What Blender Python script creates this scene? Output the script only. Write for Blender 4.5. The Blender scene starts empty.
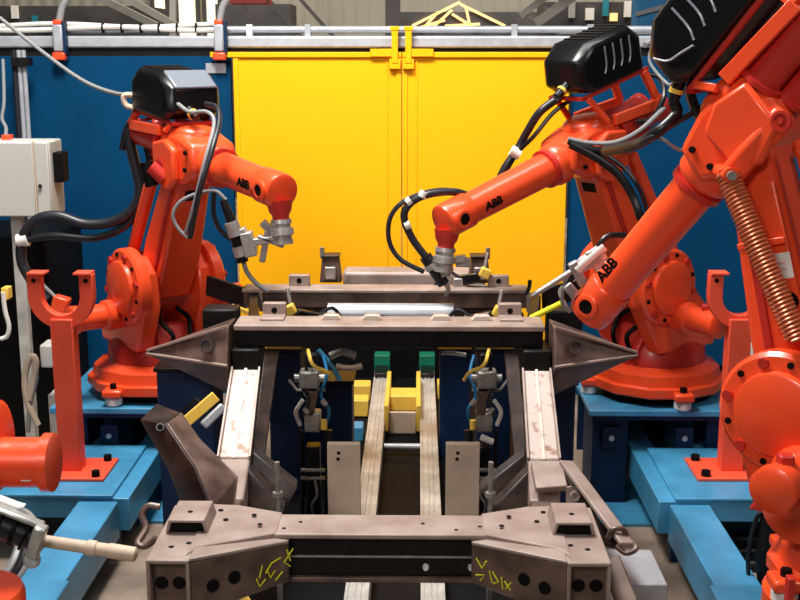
import bpy, bmesh, math, random
from mathutils import Vector, Matrix
random.seed(7)
PI = math.pi
scene = bpy.context.scene
COL = scene.collection

# ------------------------------------------------------------ camera, sky, lights, exposure
FPX = 1167.0
PITCH = math.radians(12.09); YAW = math.radians(0.88); EYE = 2.55
cd = bpy.data.cameras.new('camera'); cam = bpy.data.objects.new('camera', cd); COL.objects.link(cam)
cam.location = (0, 0, EYE); cam.rotation_euler = (PI/2 - PITCH, 0, YAW)
cd.sensor_width = 36; cd.lens = FPX*36/800; cd.clip_end = 200
scene.camera = cam

world = bpy.data.worlds.new('hall_daylight'); scene.world = world; world.use_nodes = True
bgn = world.node_tree.nodes['Background']
bgn.inputs['Color'].default_value = (0.80, 0.90, 1.0, 1); bgn.inputs['Strength'].default_value = 0.05

def area(name, loc, target, sx, sy, power, col=(1, 1, 1)):
    l = bpy.data.lights.new(name, 'AREA'); l.shape = 'RECTANGLE'; l.size = sx; l.size_y = sy
    l.energy = power; l.color = col
    o = bpy.data.objects.new(name, l); COL.objects.link(o); o.location = loc
    d = Vector(target) - Vector(loc); o.rotation_euler = d.to_track_quat('-Z', 'Y').to_euler()
    return o
area('skylight_over_cell', (-1.3, 4.9, 6.4), (-0.3, 5.4, 0.5), 1.8, 1.2, 520, (1, 0.97, 0.93))
area('high_bay_front', (-2.6, -2.2, 5.6), (0.0, 8.5, 1.3), 2.0, 1.4, 190, (1, 0.97, 0.93))
area('added_door_fill', (-0.1, 6.1, 5.4), (-0.1, 8.5, 1.7), 4.4, 0.6, 138, (1, 0.97, 0.93))  # unseen strip added to brighten the doors without lighting robot fronts
area('high_bay_right', (4.6, 1.2, 6.0), (1.6, 6.0, 1.2), 1.2, 1.2, 90, (1, 0.97, 0.94))
area('roof_light_hall', (0, 16, 9.5), (0, 22, 3), 12, 4, 1900, (1, 0.93, 0.82))

scene.view_settings.view_transform = 'Standard'
scene.view_settings.look = 'None'
scene.view_settings.exposure = 0.0
scene.view_settings.gamma = 1.0
scene.view_settings.use_curve_mapping = False

# ------------------------------------------------------------ measuring helpers
def ray(px, py):
    x = (px-400)/FPX; y = -(py-300)/FPX
    cy, sy = math.cos(YAW), math.sin(YAW); cp, sp = math.cos(PITCH), math.sin(PITCH)
    f = (-sy*cp, cy*cp, -sp); r = (cy, sy, 0); u = (-sy*sp, cy*sp, cp)
    return Vector([f[i]+r[i]*x+u[i]*y for i in range(3)])
def at(px, py, Y):
    r = ray(px, py); t = Y/r.y; return Vector((r.x*t, Y, EYE+r.z*t))
def az(px, py, z):
    r = ray(px, py); t = (z-EYE)/r.z; return Vector((r.x*t, r.y*t, z))

# ------------------------------------------------------------ materials
MATS = {}
def mat(name, col, rough=0.5, metal=0.0, spec=0.5, vary=0.0, scale=6.0, col2=None, thr=(0.45, 0.6), coat=0.0,
        emit=None, bump=0.0, bscale=40.0, detail=6):
    m = bpy.data.materials.new(name); m.use_nodes = True
    nt = m.node_tree; b = nt.nodes['Principled BSDF']
    b.inputs['Base Color'].default_value = (*col, 1)
    b.inputs['Roughness'].default_value = rough; b.inputs['Metallic'].default_value = metal
    b.inputs['Specular IOR Level'].default_value = spec
    b.inputs['Coat Weight'].default_value = coat; b.inputs['Coat Roughness'].default_value = 0.15
    tc = nt.nodes.new('ShaderNodeTexCoord')
    if col2 is not None or vary > 0:
        n = nt.nodes.new('ShaderNodeTexNoise'); n.inputs['Scale'].default_value = scale; n.inputs['Detail'].default_value = detail
        nt.links.new(tc.outputs['Object'], n.inputs['Vector'])
        r = nt.nodes.new('ShaderNodeValToRGB')
        if col2 is None:
            lo = [max(0, c*(1-vary)) for c in col]; hi = [min(1, c*(1+vary*0.6)) for c in col]
            r.color_ramp.elements[0].position = 0.3; r.color_ramp.elements[1].position = 0.7
        else:
            lo = col; hi = col2
            r.color_ramp.elements[0].position = thr[0]; r.color_ramp.elements[1].position = thr[1]
        r.color_ramp.elements[0].color = (*lo, 1); r.color_ramp.elements[1].color = (*hi, 1)
        nt.links.new(n.outputs['Fac'], r.inputs['Fac']); nt.links.new(r.outputs['Color'], b.inputs['Base Color'])
    if bump > 0:
        n2 = nt.nodes.new('ShaderNodeTexNoise'); n2.inputs['Scale'].default_value = bscale; n2.inputs['Detail'].default_value = 4
        nt.links.new(tc.outputs['Object'], n2.inputs['Vector'])
        bp = nt.nodes.new('ShaderNodeBump'); bp.inputs['Strength'].default_value = bump; bp.inputs['Distance'].default_value = 0.01
        nt.links.new(n2.outputs['Fac'], bp.inputs['Height']); nt.links.new(bp.outputs['Normal'], b.inputs['Normal'])
    if emit:
        b.inputs['Emission Color'].default_value = (*emit[0], 1); b.inputs['Emission Strength'].default_value = emit[1]
    MATS[name] = m; return m
M = dict(
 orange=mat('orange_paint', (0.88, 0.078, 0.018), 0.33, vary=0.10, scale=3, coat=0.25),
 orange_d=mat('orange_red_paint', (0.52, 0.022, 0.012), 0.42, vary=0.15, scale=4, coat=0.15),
 stand=mat('matt_orange_paint', (0.82, 0.085, 0.035), 0.5, vary=0.08, scale=5),
 black=mat('black_plastic', (0.003, 0.003, 0.0035), 0.30, spec=0.4),
 rubber=mat('black_rubber', (0.006, 0.006, 0.008), 0.36),
 hosegrey=mat('dark_grey_hose', (0.014, 0.015, 0.021), 0.4),
 cableg=mat('pale_grey_cable', (0.24, 0.24, 0.24), 0.4),
 white=mat('white_plastic', (0.75, 0.72, 0.66), 0.5),
 alu=mat('cast_aluminium', (0.55, 0.54, 0.52), 0.38, metal=0.7, vary=0.25, scale=25),
 steel=mat('machined_steel', (0.42, 0.39, 0.36), 0.35, metal=0.6, vary=0.35, scale=18),
 darksteel=mat('dark_steel', (0.009, 0.008, 0.008), 0.4, metal=0.0, spec=0.2, vary=0.4, scale=14),
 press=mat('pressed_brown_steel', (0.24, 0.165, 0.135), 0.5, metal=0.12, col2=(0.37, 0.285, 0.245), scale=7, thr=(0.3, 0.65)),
 pressd=mat('dark_brown_steel', (0.012, 0.008, 0.007), 0.42, metal=0.0, spec=0.3, col2=(0.06, 0.035, 0.028), scale=9, thr=(0.35, 0.7)),  # darkest of the brown steel tones
 pressm=mat('mid_brown_steel', (0.07, 0.04, 0.032), 0.4, metal=0.15, col2=(0.19, 0.12, 0.095), scale=9, thr=(0.35, 0.7)),  # middle brown steel tone
 pale=mat('pale_rust_spotted_steel', (0.26, 0.12, 0.07), 0.5, metal=0.0, col2=(0.50, 0.405, 0.36), scale=22, thr=(0.30, 0.43)),
 rusty=mat('rust_streaked_steel', (0.30, 0.10, 0.04), 0.5, metal=0.1, col2=(0.62, 0.52, 0.44), scale=9, thr=(0.36, 0.5)),
 yellow=mat('yellow_door_paint', (1.0, 0.465, 0.006), 0.55, vary=0.03, scale=1.5, spec=0.12),
 yel2=mat('yellow_machine_paint', (0.85, 0.54, 0.08), 0.5, vary=0.1, scale=8),
 chalk=mat('yellow_chalk', (0.75, 0.70, 0.02), 0.8),
 bluew=mat('blue_wall_paint', (0.0, 0.047, 0.125), 0.7, vary=0.14, scale=2.2, spec=0.1),
 bluep=mat('blue_platform_paint', (0.055, 0.27, 0.47), 0.36, vary=0.25, scale=5, coat=0.1),
 navy=mat('navy_machine_paint', (0.003, 0.019, 0.062), 0.5, vary=0.3, scale=4, spec=0.3),
 green=mat('green_paint', (0.0, 0.16, 0.085), 0.5, vary=0.2, scale=10),
 cabinet=mat('grey_cabinet_paint', (0.50, 0.49, 0.45), 0.5, vary=0.03, scale=3),
 galv=mat('galvanised_steel', (0.50, 0.52, 0.56), 0.35, metal=0.35, vary=0.15, scale=12),
 railm=mat('worn_rail_steel', (0.60, 0.58, 0.54), 0.4, metal=0.3, vary=0.3, scale=9),
 beige=mat('beige_plate', (0.60, 0.46, 0.34), 0.6, vary=0.18, scale=8),
 floor=mat('concrete_floor', (0.26, 0.20, 0.15), 0.7, vary=0.5, scale=3, bump=0.2),
 pit=mat('plain_black', (0.004, 0.004, 0.005), 0.6, vary=0.4, scale=5, spec=0.12),  # near-black for the cell centre and the gap behind the rails
 hallwall=mat('hall_cladding', (0.27, 0.245, 0.20), 0.8, vary=0.15, scale=0.7),
 halldark=mat('dark_structural_steel', (0.045, 0.04, 0.04), 0.6, vary=0.4, scale=2),
 girder=mat('grey_girder_paint', (0.30, 0.29, 0.26), 0.6, vary=0.2, scale=3),
 teal=mat('teal_equipment_paint', (0.01, 0.20, 0.25), 0.5),
 bluecol=mat('blue_column_paint', (0.01, 0.16, 0.36), 0.5),
 crane=mat('red_crane_paint', (0.55, 0.05, 0.035), 0.5),
 gold=mat('emissive_brass', (0.8, 0.5, 0.2), 0.4, emit=((1.0, 0.62, 0.25), 0.9)),  # emission stands in for lamp light on the lattice
 window=mat('daylit_window', (0.9, 0.85, 0.7), 0.6, emit=((1.0, 0.82, 0.52), 0.85)),
 label=mat('white_label', (0.75, 0.73, 0.68), 0.6),
 ink=mat('black_ink', (0.002, 0.002, 0.002), 0.6, spec=0.15),
 greylid=mat('smoke_grey_lid', (0.16, 0.18, 0.21), 0.25),
 spring=mat('orange_spring_wire', (0.62, 0.16, 0.07), 0.3, metal=0.4),
)
# horizontal board lines for the hall wall
def add_lines(m, axis, freq, amt):
    nt = m.node_tree; b = nt.nodes['Principled BSDF']
    tc = nt.nodes.new('ShaderNodeTexCoord'); w = nt.nodes.new('ShaderNodeTexWave')
    w.bands_direction = axis; w.inputs['Scale'].default_value = freq
    nt.links.new(tc.outputs['Object'], w.inputs['Vector'])
    bp = nt.nodes.new('ShaderNodeBump'); bp.inputs['Strength'].default_value = amt; bp.inputs['Distance'].default_value = 0.03
    nt.links.new(w.outputs['Fac'], bp.inputs['Height']); nt.links.new(bp.outputs['Normal'], b.inputs['Normal'])
add_lines(M['hallwall'], 'X', 1.2, 0.8)

# ------------------------------------------------------------ mesh builder
class G:
    def __init__(s): s.bm = bmesh.new()
    def face(s, vs):
        try: return s.bm.faces.new(vs)
        except ValueError: return None
    def hexa(s, p):     # p: bottom 4 then top 4, same winding
        v = [s.bm.verts.new(q) for q in p]
        for f in ((3, 2, 1, 0), (4, 5, 6, 7), (0, 1, 5, 4), (1, 2, 6, 5), (2, 3, 7, 6), (3, 0, 4, 7)): s.face([v[i] for i in f])
        return s
    def box(s, c, size, R=None):
        c = Vector(c); h = Vector(size)/2; R = R or Matrix.Identity(3)
        q = [(-1, -1), (1, -1), (1, 1), (-1, 1)]
        return s.hexa([c + R @ Vector((a*h.x, b*h.y, z*h.z)) for z in (-1, 1) for a, b in q])
    def b2(s, x0, x1, y0, y1, z0, z1):
        return s.box(((x0+x1)/2, (y0+y1)/2, (z0+z1)/2), (abs(x1-x0), abs(y1-y0), abs(z1-z0)))
    def beam(s, p0, p1, w, h, up=(0, 0, 1), w1=None, h1=None):
        p0 = Vector(p0); p1 = Vector(p1); d = (p1-p0).normalized(); up = Vector(up)
        sd = d.cross(up)
        if sd.length < 1e-4: sd = d.cross(Vector((0, 1, 0)))
        sd.normalize(); u = sd.cross(d).normalized(); w1 = w if w1 is None else w1; h1 = h if h1 is None else h1
        a = [p0 + sd*(i*w/2) + u*(j*h/2) for i, j in ((-1, -1), (1, -1), (1, 1), (-1, 1))]
        b = [p1 + sd*(i*w1/2) + u*(j*h1/2) for i, j in ((-1, -1), (1, -1), (1, 1), (-1, 1))]
        return s.hexa(a+b)
    def lathe(s, p0, axis, prof, seg=28):
        p0 = Vector(p0); d = Vector(axis).normalized()
        a = d.orthogonal().normalized(); b = d.cross(a)
        rings = []
        for t, r in prof:
            if r < 1e-5: rings.append([s.bm.verts.new(p0+d*t)])
            else: rings.append([s.bm.verts.new(p0+d*t+(a*math.cos(2*PI*k/seg)+b*math.sin(2*PI*k/seg))*r) for k in range(seg)])
        for A, B in zip(rings, rings[1:]):
            for k in range(seg):
                k2 = (k+1) % seg
                if len(A) == 1 and len(B) == 1: continue
                if len(A) == 1: s.face([A[0], B[k2], B[k]])
                elif len(B) == 1: s.face([A[k], A[k2], B[0]])
                else: s.face([A[k], A[k2], B[k2], B[k]])
        if len(rings[0]) > 1: s.face(list(reversed(rings[0])))
        if len(rings[-1]) > 1: s.face(rings[-1])
        return s
    def cyl(s, p0, p1, r0, r1=None, seg=20, bev=0.0):
        p0 = Vector(p0); p1 = Vector(p1); L = (p1-p0).length; r1 = r0 if r1 is None else r1
        pr = [(0, r0), (L, r1)] if bev <= 0 else [(0, r0-bev), (bev, r0), (L-bev, r1), (L, r1-bev)]
        return s.lathe(p0, p1-p0, pr, seg)
    def ball(s, c, r, seg=16, n=8):
        return s.lathe(Vector(c)-Vector((0, 0, r)), (0, 0, 1), [(r-r*math.cos(PI*i/n), r*math.sin(PI*i/n)) for i in range(n+1)], seg)
    def prism(s, pts, vec):
        vec = Vector(vec); a = [s.bm.verts.new(Vector(p)) for p in pts]; b = [s.bm.verts.new(Vector(p)+vec) for p in pts]
        s.face(list(reversed(a))); s.face(b); n = len(a)
        for i in range(n): s.face([a[i], a[(i+1) % n], b[(i+1) % n], b[i]])
        return s
    def tube(s, pts, r, seg=8, smooth=True, res=8):
        P = [Vector(p) for p in pts]
        if smooth and len(P) > 2:
            Q = []
            E = [P[0]*2-P[1]] + P + [P[-1]*2-P[-2]]
            for i in range(1, len(E)-2):
                p0, p1, p2, p3 = E[i-1:i+3]
                for k in range(res):
                    t = k/res
                    Q.append(0.5*((2*p1)+(-p0+p2)*t+(2*p0-5*p1+4*p2-p3)*t*t+(-p0+3*p1-3*p2+p3)*t**3))
            Q.append(P[-1]); P = Q
        d = (P[1]-P[0]).normalized(); a = d.orthogonal().normalized(); rings = []
        for i, p in enumerate(P):
            dd = (P[min(i+1, len(P)-1)]-P[max(i-1, 0)])
            if dd.length > 1e-7: d = dd.normalized()
            a = (a-d*a.dot(d)); a = a.normalized() if a.length > 1e-6 else d.orthogonal().normalized()
            b = d.cross(a)
            rings.append([s.bm.verts.new(p+(a*math.cos(2*PI*k/seg)+b*math.sin(2*PI*k/seg))*r) for k in range(seg)])
        for A, B in zip(rings, rings[1:]):
            for k in range(seg): s.face([A[k], A[(k+1) % seg], B[(k+1) % seg], B[k]])
        s.face(list(reversed(rings[0]))); s.face(rings[-1])
        return s
ORG = {}
def props(o, label=None, cat=None, group=None, kind=None):
    if label: o['label'] = label
    if cat: o['category'] = cat
    if group: o['group'] = group
    if kind: o['kind'] = kind
    return o
def thing(name, loc, label, cat, group=None):
    o = bpy.data.objects.new(name, None); COL.objects.link(o); o.location = loc
    o.empty_display_size = 0.1
    ORG[o.name] = Vector(loc); return props(o, label, cat, group)
def part(name, g, m, parent=None, bevel=0.0, label=None, cat=None, group=None, kind=None, flat=False):
    bm = g.bm; bmesh.ops.recalc_face_normals(bm, faces=bm.faces[:])
    vs = [v.co for v in bm.verts]
    lo = Vector([min(v[i] for v in vs) for i in range(3)]); hi = Vector([max(v[i] for v in vs) for i in range(3)])
    org = (lo+hi)/2
    if parent is None: org.z = lo.z
    bmesh.ops.translate(bm, verts=bm.verts[:], vec=-org)
    me = bpy.data.meshes.new(name); bm.to_mesh(me); bm.free()
    if not flat:
        me.shade_smooth(); me.set_sharp_from_angle(angle=math.radians(38))
    me.materials.append(M[m] if isinstance(m, str) else m)
    o = bpy.data.objects.new(name, me); COL.objects.link(o)
    if parent is not None: o.parent = parent; o.location = org - ORG[parent.name]
    else: o.location = org
    ORG[o.name] = org
    if bevel > 0:
        b = o.modifiers.new('bevel', 'BEVEL'); b.width = bevel; b.segments = 2; b.limit_method = 'ANGLE'; b.angle_limit = math.radians(40)
        b.harden_normals = False
    return props(o, label, cat, group, kind)
def lettering(name, text, center, xdir, up, size, m, parent, depth=0.002, shear=0.0, label=None):
    cu = bpy.data.curves.new(name, 'FONT'); cu.body = text; cu.size = size; cu.extrude = depth
    cu.align_x = 'CENTER'; cu.align_y = 'CENTER'; cu.shear = shear; cu.offset = size*0.03
    t = bpy.data.objects.new(name, cu); COL.objects.link(t)
    bpy.context.view_layer.update()
    me = bpy.data.meshes.new_from_object(t.evaluated_get(bpy.context.evaluated_depsgraph_get()))
    bpy.data.objects.remove(t)
    x = Vector(xdir).normalized(); u = Vector(up); u = (u-x*u.dot(x)).normalized(); n = x.cross(u)
    R = Matrix((x, u, n)).transposed()
    for v in me.vertices: v.co = R @ v.co
    me.materials.append(M[m])
    o = bpy.data.objects.new(name, me); COL.objects.link(o); o.parent = parent
    o.location = Vector(center)-ORG[parent.name]; ORG[o.name] = Vector(center)
    if label: o['label'] = label
    return o
X0 = -0.12                                    # centre line of the cell
def mx(x): return 2*X0-x

# ============================================================ THE SETTING
part('floor', G().b2(-12, 12, -4, 26, -0.1, 0.0), 'floor', kind='structure')
part('wall_back', G().b2(-14, 14, 24.0, 24.3, 0, 14), 'hallwall', kind='structure')

# ---- partition behind the robots: blue panels, yellow double door
WY = 8.5
def wx(px, py=54): return at(px, py, WY).x
dx0, dx1, dxm = wx(234), wx(569), wx(402)
TOPZ = at(400, 56, WY).z
part('wall_partition_left', G().b2(-4.2, dx0-0.03, WY, WY+0.06, 0, TOPZ), 'bluew', kind='structure')
part('wall_partition_right', G().b2(dx1+0.03, 4.2, WY, WY+0.06, 0, TOPZ), 'bluew', kind='structure')
for n_, (a, b) in enumerate(((dx0, dxm-0.003), (dxm+0.003, dx1))):
    d = part('door_%d' % (n_+1), G().b2(a, b, WY-0.05, WY-0.01, 0.05, TOPZ+0.01), 'yellow', kind='structure')
    f = G()
    for s_ in (a+0.018, b-0.018): f.b2(s_-0.018, s_+0.018, WY-0.062, WY-0.05, 0.06, TOPZ)
    if n_ == 0: f.b2(b-0.11, b-0.095, WY-0.058, WY-0.05, 0.06, TOPZ-0.03)
    else: f.b2(a+0.095, a+0.11, WY-0.058, WY-0.05, 0.06, TOPZ-0.03)
    part('door_frame', f, 'yellow', d, 0.003)
    hx = wx(395) if n_ == 0 else wx(408.5)
    h = G().b2(hx-0.022, hx+0.022, WY-0.10, WY-0.06, TOPZ-0.05, TOPZ+0.18)
    h.b2(hx-0.034, hx+0.034, WY-0.104, WY-0.056, TOPZ+0.175, TOPZ+0.205)
    h.b2(hx-0.04, hx+0.04, WY-0.095, WY-0.05, TOPZ-0.09, TOPZ-0.02)
    part('latch_post', h, 'yellow', d, 0.004)
    r = G().b2(a-(0.16 if n_ == 0 else 0), b+(0 if n_ == 0 else 0.1), WY-0.07, WY-0.045, TOPZ-0.01, TOPZ+0.028)
    sgn = 1 if n_ == 0 else -1
    e = b if n_ == 0 else a
    r.b2(e-sgn*0.22, e-sgn*0.03, WY-0.09, WY-0.05, TOPZ-0.005, TOPZ+0.05)
    part('top_rail', r, 'yellow', d, 0.004)
def rodx(name, x0, x1, z, r, y, m, lab, cat, grp=None):
    return part(name, G().cyl((x0, y, z), (x1, y, z), r, seg=16), m, label=lab, cat=cat, group=grp)
part('top_channel', G().b2(-4.2, 4.2, WY-0.03, WY+0.1, TOPZ+0.055, TOPZ+0.14), 'galv', bevel=0.015,
     label='thick pale metal channel running along the top of the blue and yellow partition', cat='rail')
part('guide_foot', G().b2(-4.2, 4.2, WY+0.0, WY+0.05, TOPZ, TOPZ+0.06), 'darksteel', kind='structure').name = 'trim_1'
rodx('guide_tube', -4.2, 4.2, TOPZ+0.185, 0.024, WY+0.03, 'galv', 'thin silver tube running above the partition channel', 'tube')
for px in (250, 308, 514, 590):
    x = wx(px); g = G().b2(x-0.02, x+0.02, WY-0.01, WY+0.07, TOPZ+0.13, TOPZ+0.22)
    part('tube_bracket', g, 'white' if px in (250,) else 'galv', label={250: 'white bracket holding the silver tube, near the left edge of the yellow door', 308: 'small grey clip on the silver tube over the left yellow door leaf', 514: 'small grey clip on the silver tube over the right yellow door leaf', 590: 'small grey clip on the silver tube behind the right black feeder box'}[px], cat='bracket')
# cable bundle on top, left part
def cable(name, pts, r, m, lab, cat='cable', grp=None, parent=None, seg=8):
    return part(name, G().tube(pts, r, seg), m, parent, label=lab, cat=cat if parent is None else None, group=grp)
for k, (dz, wob) in enumerate(((0.19, 0.012), (0.215, 0.012), (0.17, 0.006))):
    pts = [(x, WY-0.02+0.03*k, TOPZ+dz+wob*math.sin(x*5+k*2)) for x in [-3.4+0.25*i for i in range(9)]]
    wc = cable('wall_cable', pts, 0.018-0.003*k, 'white' if k != 2 else 'cableg',
          ['white cable in the bundle lying along the top of the blue partition, front strand',
           'upper white cable of the bundle along the top of the blue partition',
           'lowest grey cable of the bundle along the top of the blue partition'][k], grp=None)
    if k == 0:
        for px in (104, 123, 142, 160, 178, 197):
            x = wx(px, 40); part('cable_tie', G().cyl((x-0.006, WY-0.01, TOPZ+0.195), (x+0.006, WY-0.01, TOPZ+0.195), 0.036, seg=12), 'ink', wc)
for px, lab in ((62, 'left pipe clamp with orange end gripping the partition channel'), (221, 'pipe clamp with orange end beside the top left corner of the yellow door')):
    x = wx(px, 40); t = thing('pipe_clamp', (x, WY-0.06, TOPZ), lab, 'clamp')
    part('clamp_body', G().b2(x-0.035, x+0.035, WY-0.11, WY-0.03, TOPZ+0.03, TOPZ+0.22), 'galv', t, 0.012)
    part('clamp_strap', G().b2(x+0.03, x+0.055, WY-0.10, WY-0.03, TOPZ+0.01, TOPZ+0.24), 'navy', t, 0.006)
    part('orange_foot', G().b2(x-0.045, x+0.045, WY-0.115, WY-0.035, TOPZ-0.03, TOPZ+0.025), 'orange', t, 0.01)
    part('orange_cap', G().b2(x-0.03, x+0.03, WY-0.11, WY-0.04, TOPZ+0.215, TOPZ+0.25), 'orange', t, 0.008)
    part('pipe_stub', G().tube([(x, WY-0.04, TOPZ+0.24), (x+0.02, WY-0.03, TOPZ+0.33), (x+0.05, WY-0.02, TOPZ+0.40), (x+0.02, WY, TOPZ+0.46)], 0.026, 10), 'cableg', t)
part('wall_tag', G().b2(wx(206, 66), wx(226, 66), WY-0.012, WY-0.002, TOPZ-0.12, TOPZ-0.05), 'galv', label='small grey plate on the blue partition beside the yellow door', cat='plate')

# ============================================================ THE HALL BEYOND THE PARTITION
def hz(px, py, Y): return at(px, py, Y)
def hbox(name, pa, pb, Y, d, m, lab, cat, grp=None, parent=None):
    a = hz(pa[0], pa[1], Y); b = hz(pb[0], pb[1], Y)
    z0 = 0.0 if pb[1] == 90 else min(a.z, b.z)
    return part(name, G().b2(a.x, b.x, Y, Y+d, z0, max(a.z, b.z)), m, parent, label=lab, cat=cat, group=grp)
def hbar(name, pa, pb, Y, w, m, lab, cat, grp=None, Y2=None):
    a = hz(*pa, Y); b = hz(*pb, Y2 or Y)
    return part(name, G().beam(a, b, w, w), m, label=lab, cat=cat, group=grp)
# windows in the far wall
for i, (x0, x1) in enumerate(((152, 170), (176, 200), (204, 222))):
    a = hz(x0, -26, 23.95); b = hz(x1, 46, 23.95)
    w = part('window_%d' % (i+1), G().b2(a.x, b.x, 23.9, 23.98, b.z-1.2, a.z), 'window', kind='structure')
    f = G()
    for q in (a.x, b.x): f.b2(q-0.04, q+0.04, 23.82, 23.9, b.z-1.2, a.z)
    for q in (0.3, 0.62): zz = b.z-1.2+(a.z-b.z+1.2)*q; f.b2(a.x, b.x, 23.82, 23.9, zz-0.04, zz+0.04)
    part('window_frame', f, 'halldark', w)
hbar('steel_column', (173, 60), (173, -60), 20, 0.10, 'girder', 'slim grey column in front of the lit hall windows', 'column')
mach1 = hbox('hall_machine', (-60, 6), (150, 90), 18.5, 1.5, 'halldark', 'dark machine bulk in the hall behind the left blue wall', 'machine')
hbox('hall_press', (215, 4), (292, 90), 20.5, 1.0, 'halldark', 'dark brown machine in the hall above the left yellow door leaf', 'machine')
for k, (px, py, w_, h_) in enumerate(((14, 12, 7, 13), (34, 20, 5, 9), (45, 26, 7, 10), (58, 22, 5, 8), (76, 29, 4, 5))):
    hbox('equipment_panel', (px-w_/2, py-h_/2), (px+w_/2, py+h_/2), 18.42, 0.08, ['white', 'teal', 'teal', 'teal', 'white'][k],
         None, None, parent=mach1)
for k, (a, b) in enumerate((((92, -6), (165, 30)), ((112, -10), (180, 28)))):
    hbar('stair_stringer', a, b, 17.2+0.6*k, 0.10, 'girder', ['front sloping stair stringer behind the blue wall', 'rear sloping stair stringer behind the blue wall'][k], 'stair')
hbox('crane_hoist', (227, -19), (266, 3), 15, 0.6, 'crane', 'red hoist block hanging at the top edge over the yellow door', 'hoist')
part('hoist_girder', G().b2(-5.5, 5.5, 15.0, 15.5, hz(400, -18, 15).z, hz(400, -32, 15).z), 'crane', label='red crane girder above the frame carrying the hoist', cat='crane')
for k, x in enumerate((300, 330, 362)):
    hbar('diagonal_brace', (x-70, -10), (x-22, 44), 19.6+0.3*k, 0.06, 'halldark', 'thin dark diagonal brace before the beige hall wall, %s' % ['leftmost of three', 'middle of three', 'rightmost of three'][k], 'brace')
hbox('hall_column', (385, -60), (400, 90), 19, 0.4, 'halldark', 'dark column in the hall above the door latches', 'column')
hbox('hall_machine', (400, 12), (545, 90), 21, 1.5, 'halldark', 'wide dark machine in the hall behind the right door leaf', 'machine')
# roof lattice with members that glow in place of lamp light
t = thing('lattice_truss', hz(450, 30, 20.9), 'lattice of glowing brass members seen above the right yellow door leaf', 'truss')
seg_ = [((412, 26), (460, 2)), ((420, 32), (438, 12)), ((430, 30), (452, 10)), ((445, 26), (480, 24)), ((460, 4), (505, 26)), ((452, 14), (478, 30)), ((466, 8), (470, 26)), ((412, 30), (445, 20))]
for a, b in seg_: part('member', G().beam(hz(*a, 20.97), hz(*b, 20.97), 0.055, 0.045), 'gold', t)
t = thing('roof_girder', hz(520, 20, 16), 'grey sloping girder rising to the right above the right door leaf', 'girder')
part('chord', G().beam(hz(535, 24, 16), hz(588, -14, 16), 0.12, 0.12), 'girder', t)
part('chord', G().beam(hz(520, 16, 16), hz(560, -14, 16), 0.09, 0.09), 'girder', t)
for q in range(4):
    part('web_bar', G().beam(hz(526+14*q, 14-10*q, 16.02), hz(538+13*q, 22-10*q, 16.02), 0.05, 0.05), 'girder', t)
mach2 = hbox('hall_machine', (545, 2), (640, 90), 18, 1.2, 'halldark', 'dark machine in the hall behind the black feeder box', 'machine')
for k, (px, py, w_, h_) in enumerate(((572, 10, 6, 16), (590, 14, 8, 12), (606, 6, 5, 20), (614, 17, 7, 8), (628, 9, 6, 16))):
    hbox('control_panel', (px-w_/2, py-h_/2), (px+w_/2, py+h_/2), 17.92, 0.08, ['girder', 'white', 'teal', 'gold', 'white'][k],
         None, None, parent=mach2)
hbox('hall_column', (640, -60), (668, 90), 14, 0.35, 'bluecol', 'bright blue column in the hall between the two right robots', 'column')
hbar('cross_brace', (636, 14), (674, 4), 13.98, 0.05, 'cableg', 'pale diagonal bar across the blue hall column', 'brace')
t = thing('cable_tray', (hz(630, 30, 10.5).x, 10.6, 0), 'grey cable tray on legs behind the partition between the two right robots', 'tray')
hbox('tray_channel', (560, 26), (700, 34), 10.5, 0.3, 'girder', None, None, parent=t)
for px in (566, 694): part('tray_leg', G().b2(hz(px, 30, 10.5).x-0.03, hz(px, 30, 10.5).x+0.03, 10.6, 10.66, 0, hz(px, 33, 10.5).z), 'girder', t)
hbox('hall_machine', (668, -10), (860, 90), 16, 1.2, 'halldark', 'dark machine in the hall behind the near right robot', 'machine')

# ============================================================ MACHINE BED, RAILS, PLATES
part('machine_bed', G().b2(-0.86, 0.62, 2.9, 8.34, 0.0, 0.18), 'pit', bevel=0.01, label='low black machine bed under the rails and fixture', cat='machine bed')  # black bed put in so the shaded cell centre stays dark
part('added_dark_housing', G().b2(-1.04, 0.78, 8.36, 8.43, 0.0, 0.66), 'pit', bevel=0.01, label='black housing added behind the green rail ends to darken the gap', cat='housing')  # added black box, darkens the gap and hides the door bottom
ra = [az(382, 370, 0.30), az(427, 370, 0.30)]
for i, xr in enumerate((-0.254, 0.070)):
    w = 0.052
    t = thing('conveyor_rail', (xr, 5.6, 0.18), ['left steel rail with green end block running under the frame', 'right steel rail with green end block running under the frame'][i], 'rail', None)
    g = G()
    g.b2(xr-w, xr+w, 2.9, 8.12, 0.185, 0.292)
    for o_ in (-w+0.008, -0.012, 0.012, w-0.008): g.b2(xr+o_-0.006, xr+o_+0.006, 2.9, 8.12, 0.292, 0.30)
    part('rail_body', g, 'railm', t)
    part('end_block', G().b2(xr-w-0.004, xr+w+0.004, 8.125, 8.25, 0.2, 0.40), 'green', t, 0.005, label='green end block')
    part('end_shoe', G().b2(xr-w*0.9, xr+w*0.9, 7.9, 8.12, 0.30, 0.33), 'black', t, 0.004)
part('tie_rod', G().cyl((-0.2, 6.62, 0.24), (0.02, 6.62, 0.24), 0.018), 'galv', label='thin grey rod joining the two rails', cat='rod')
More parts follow.
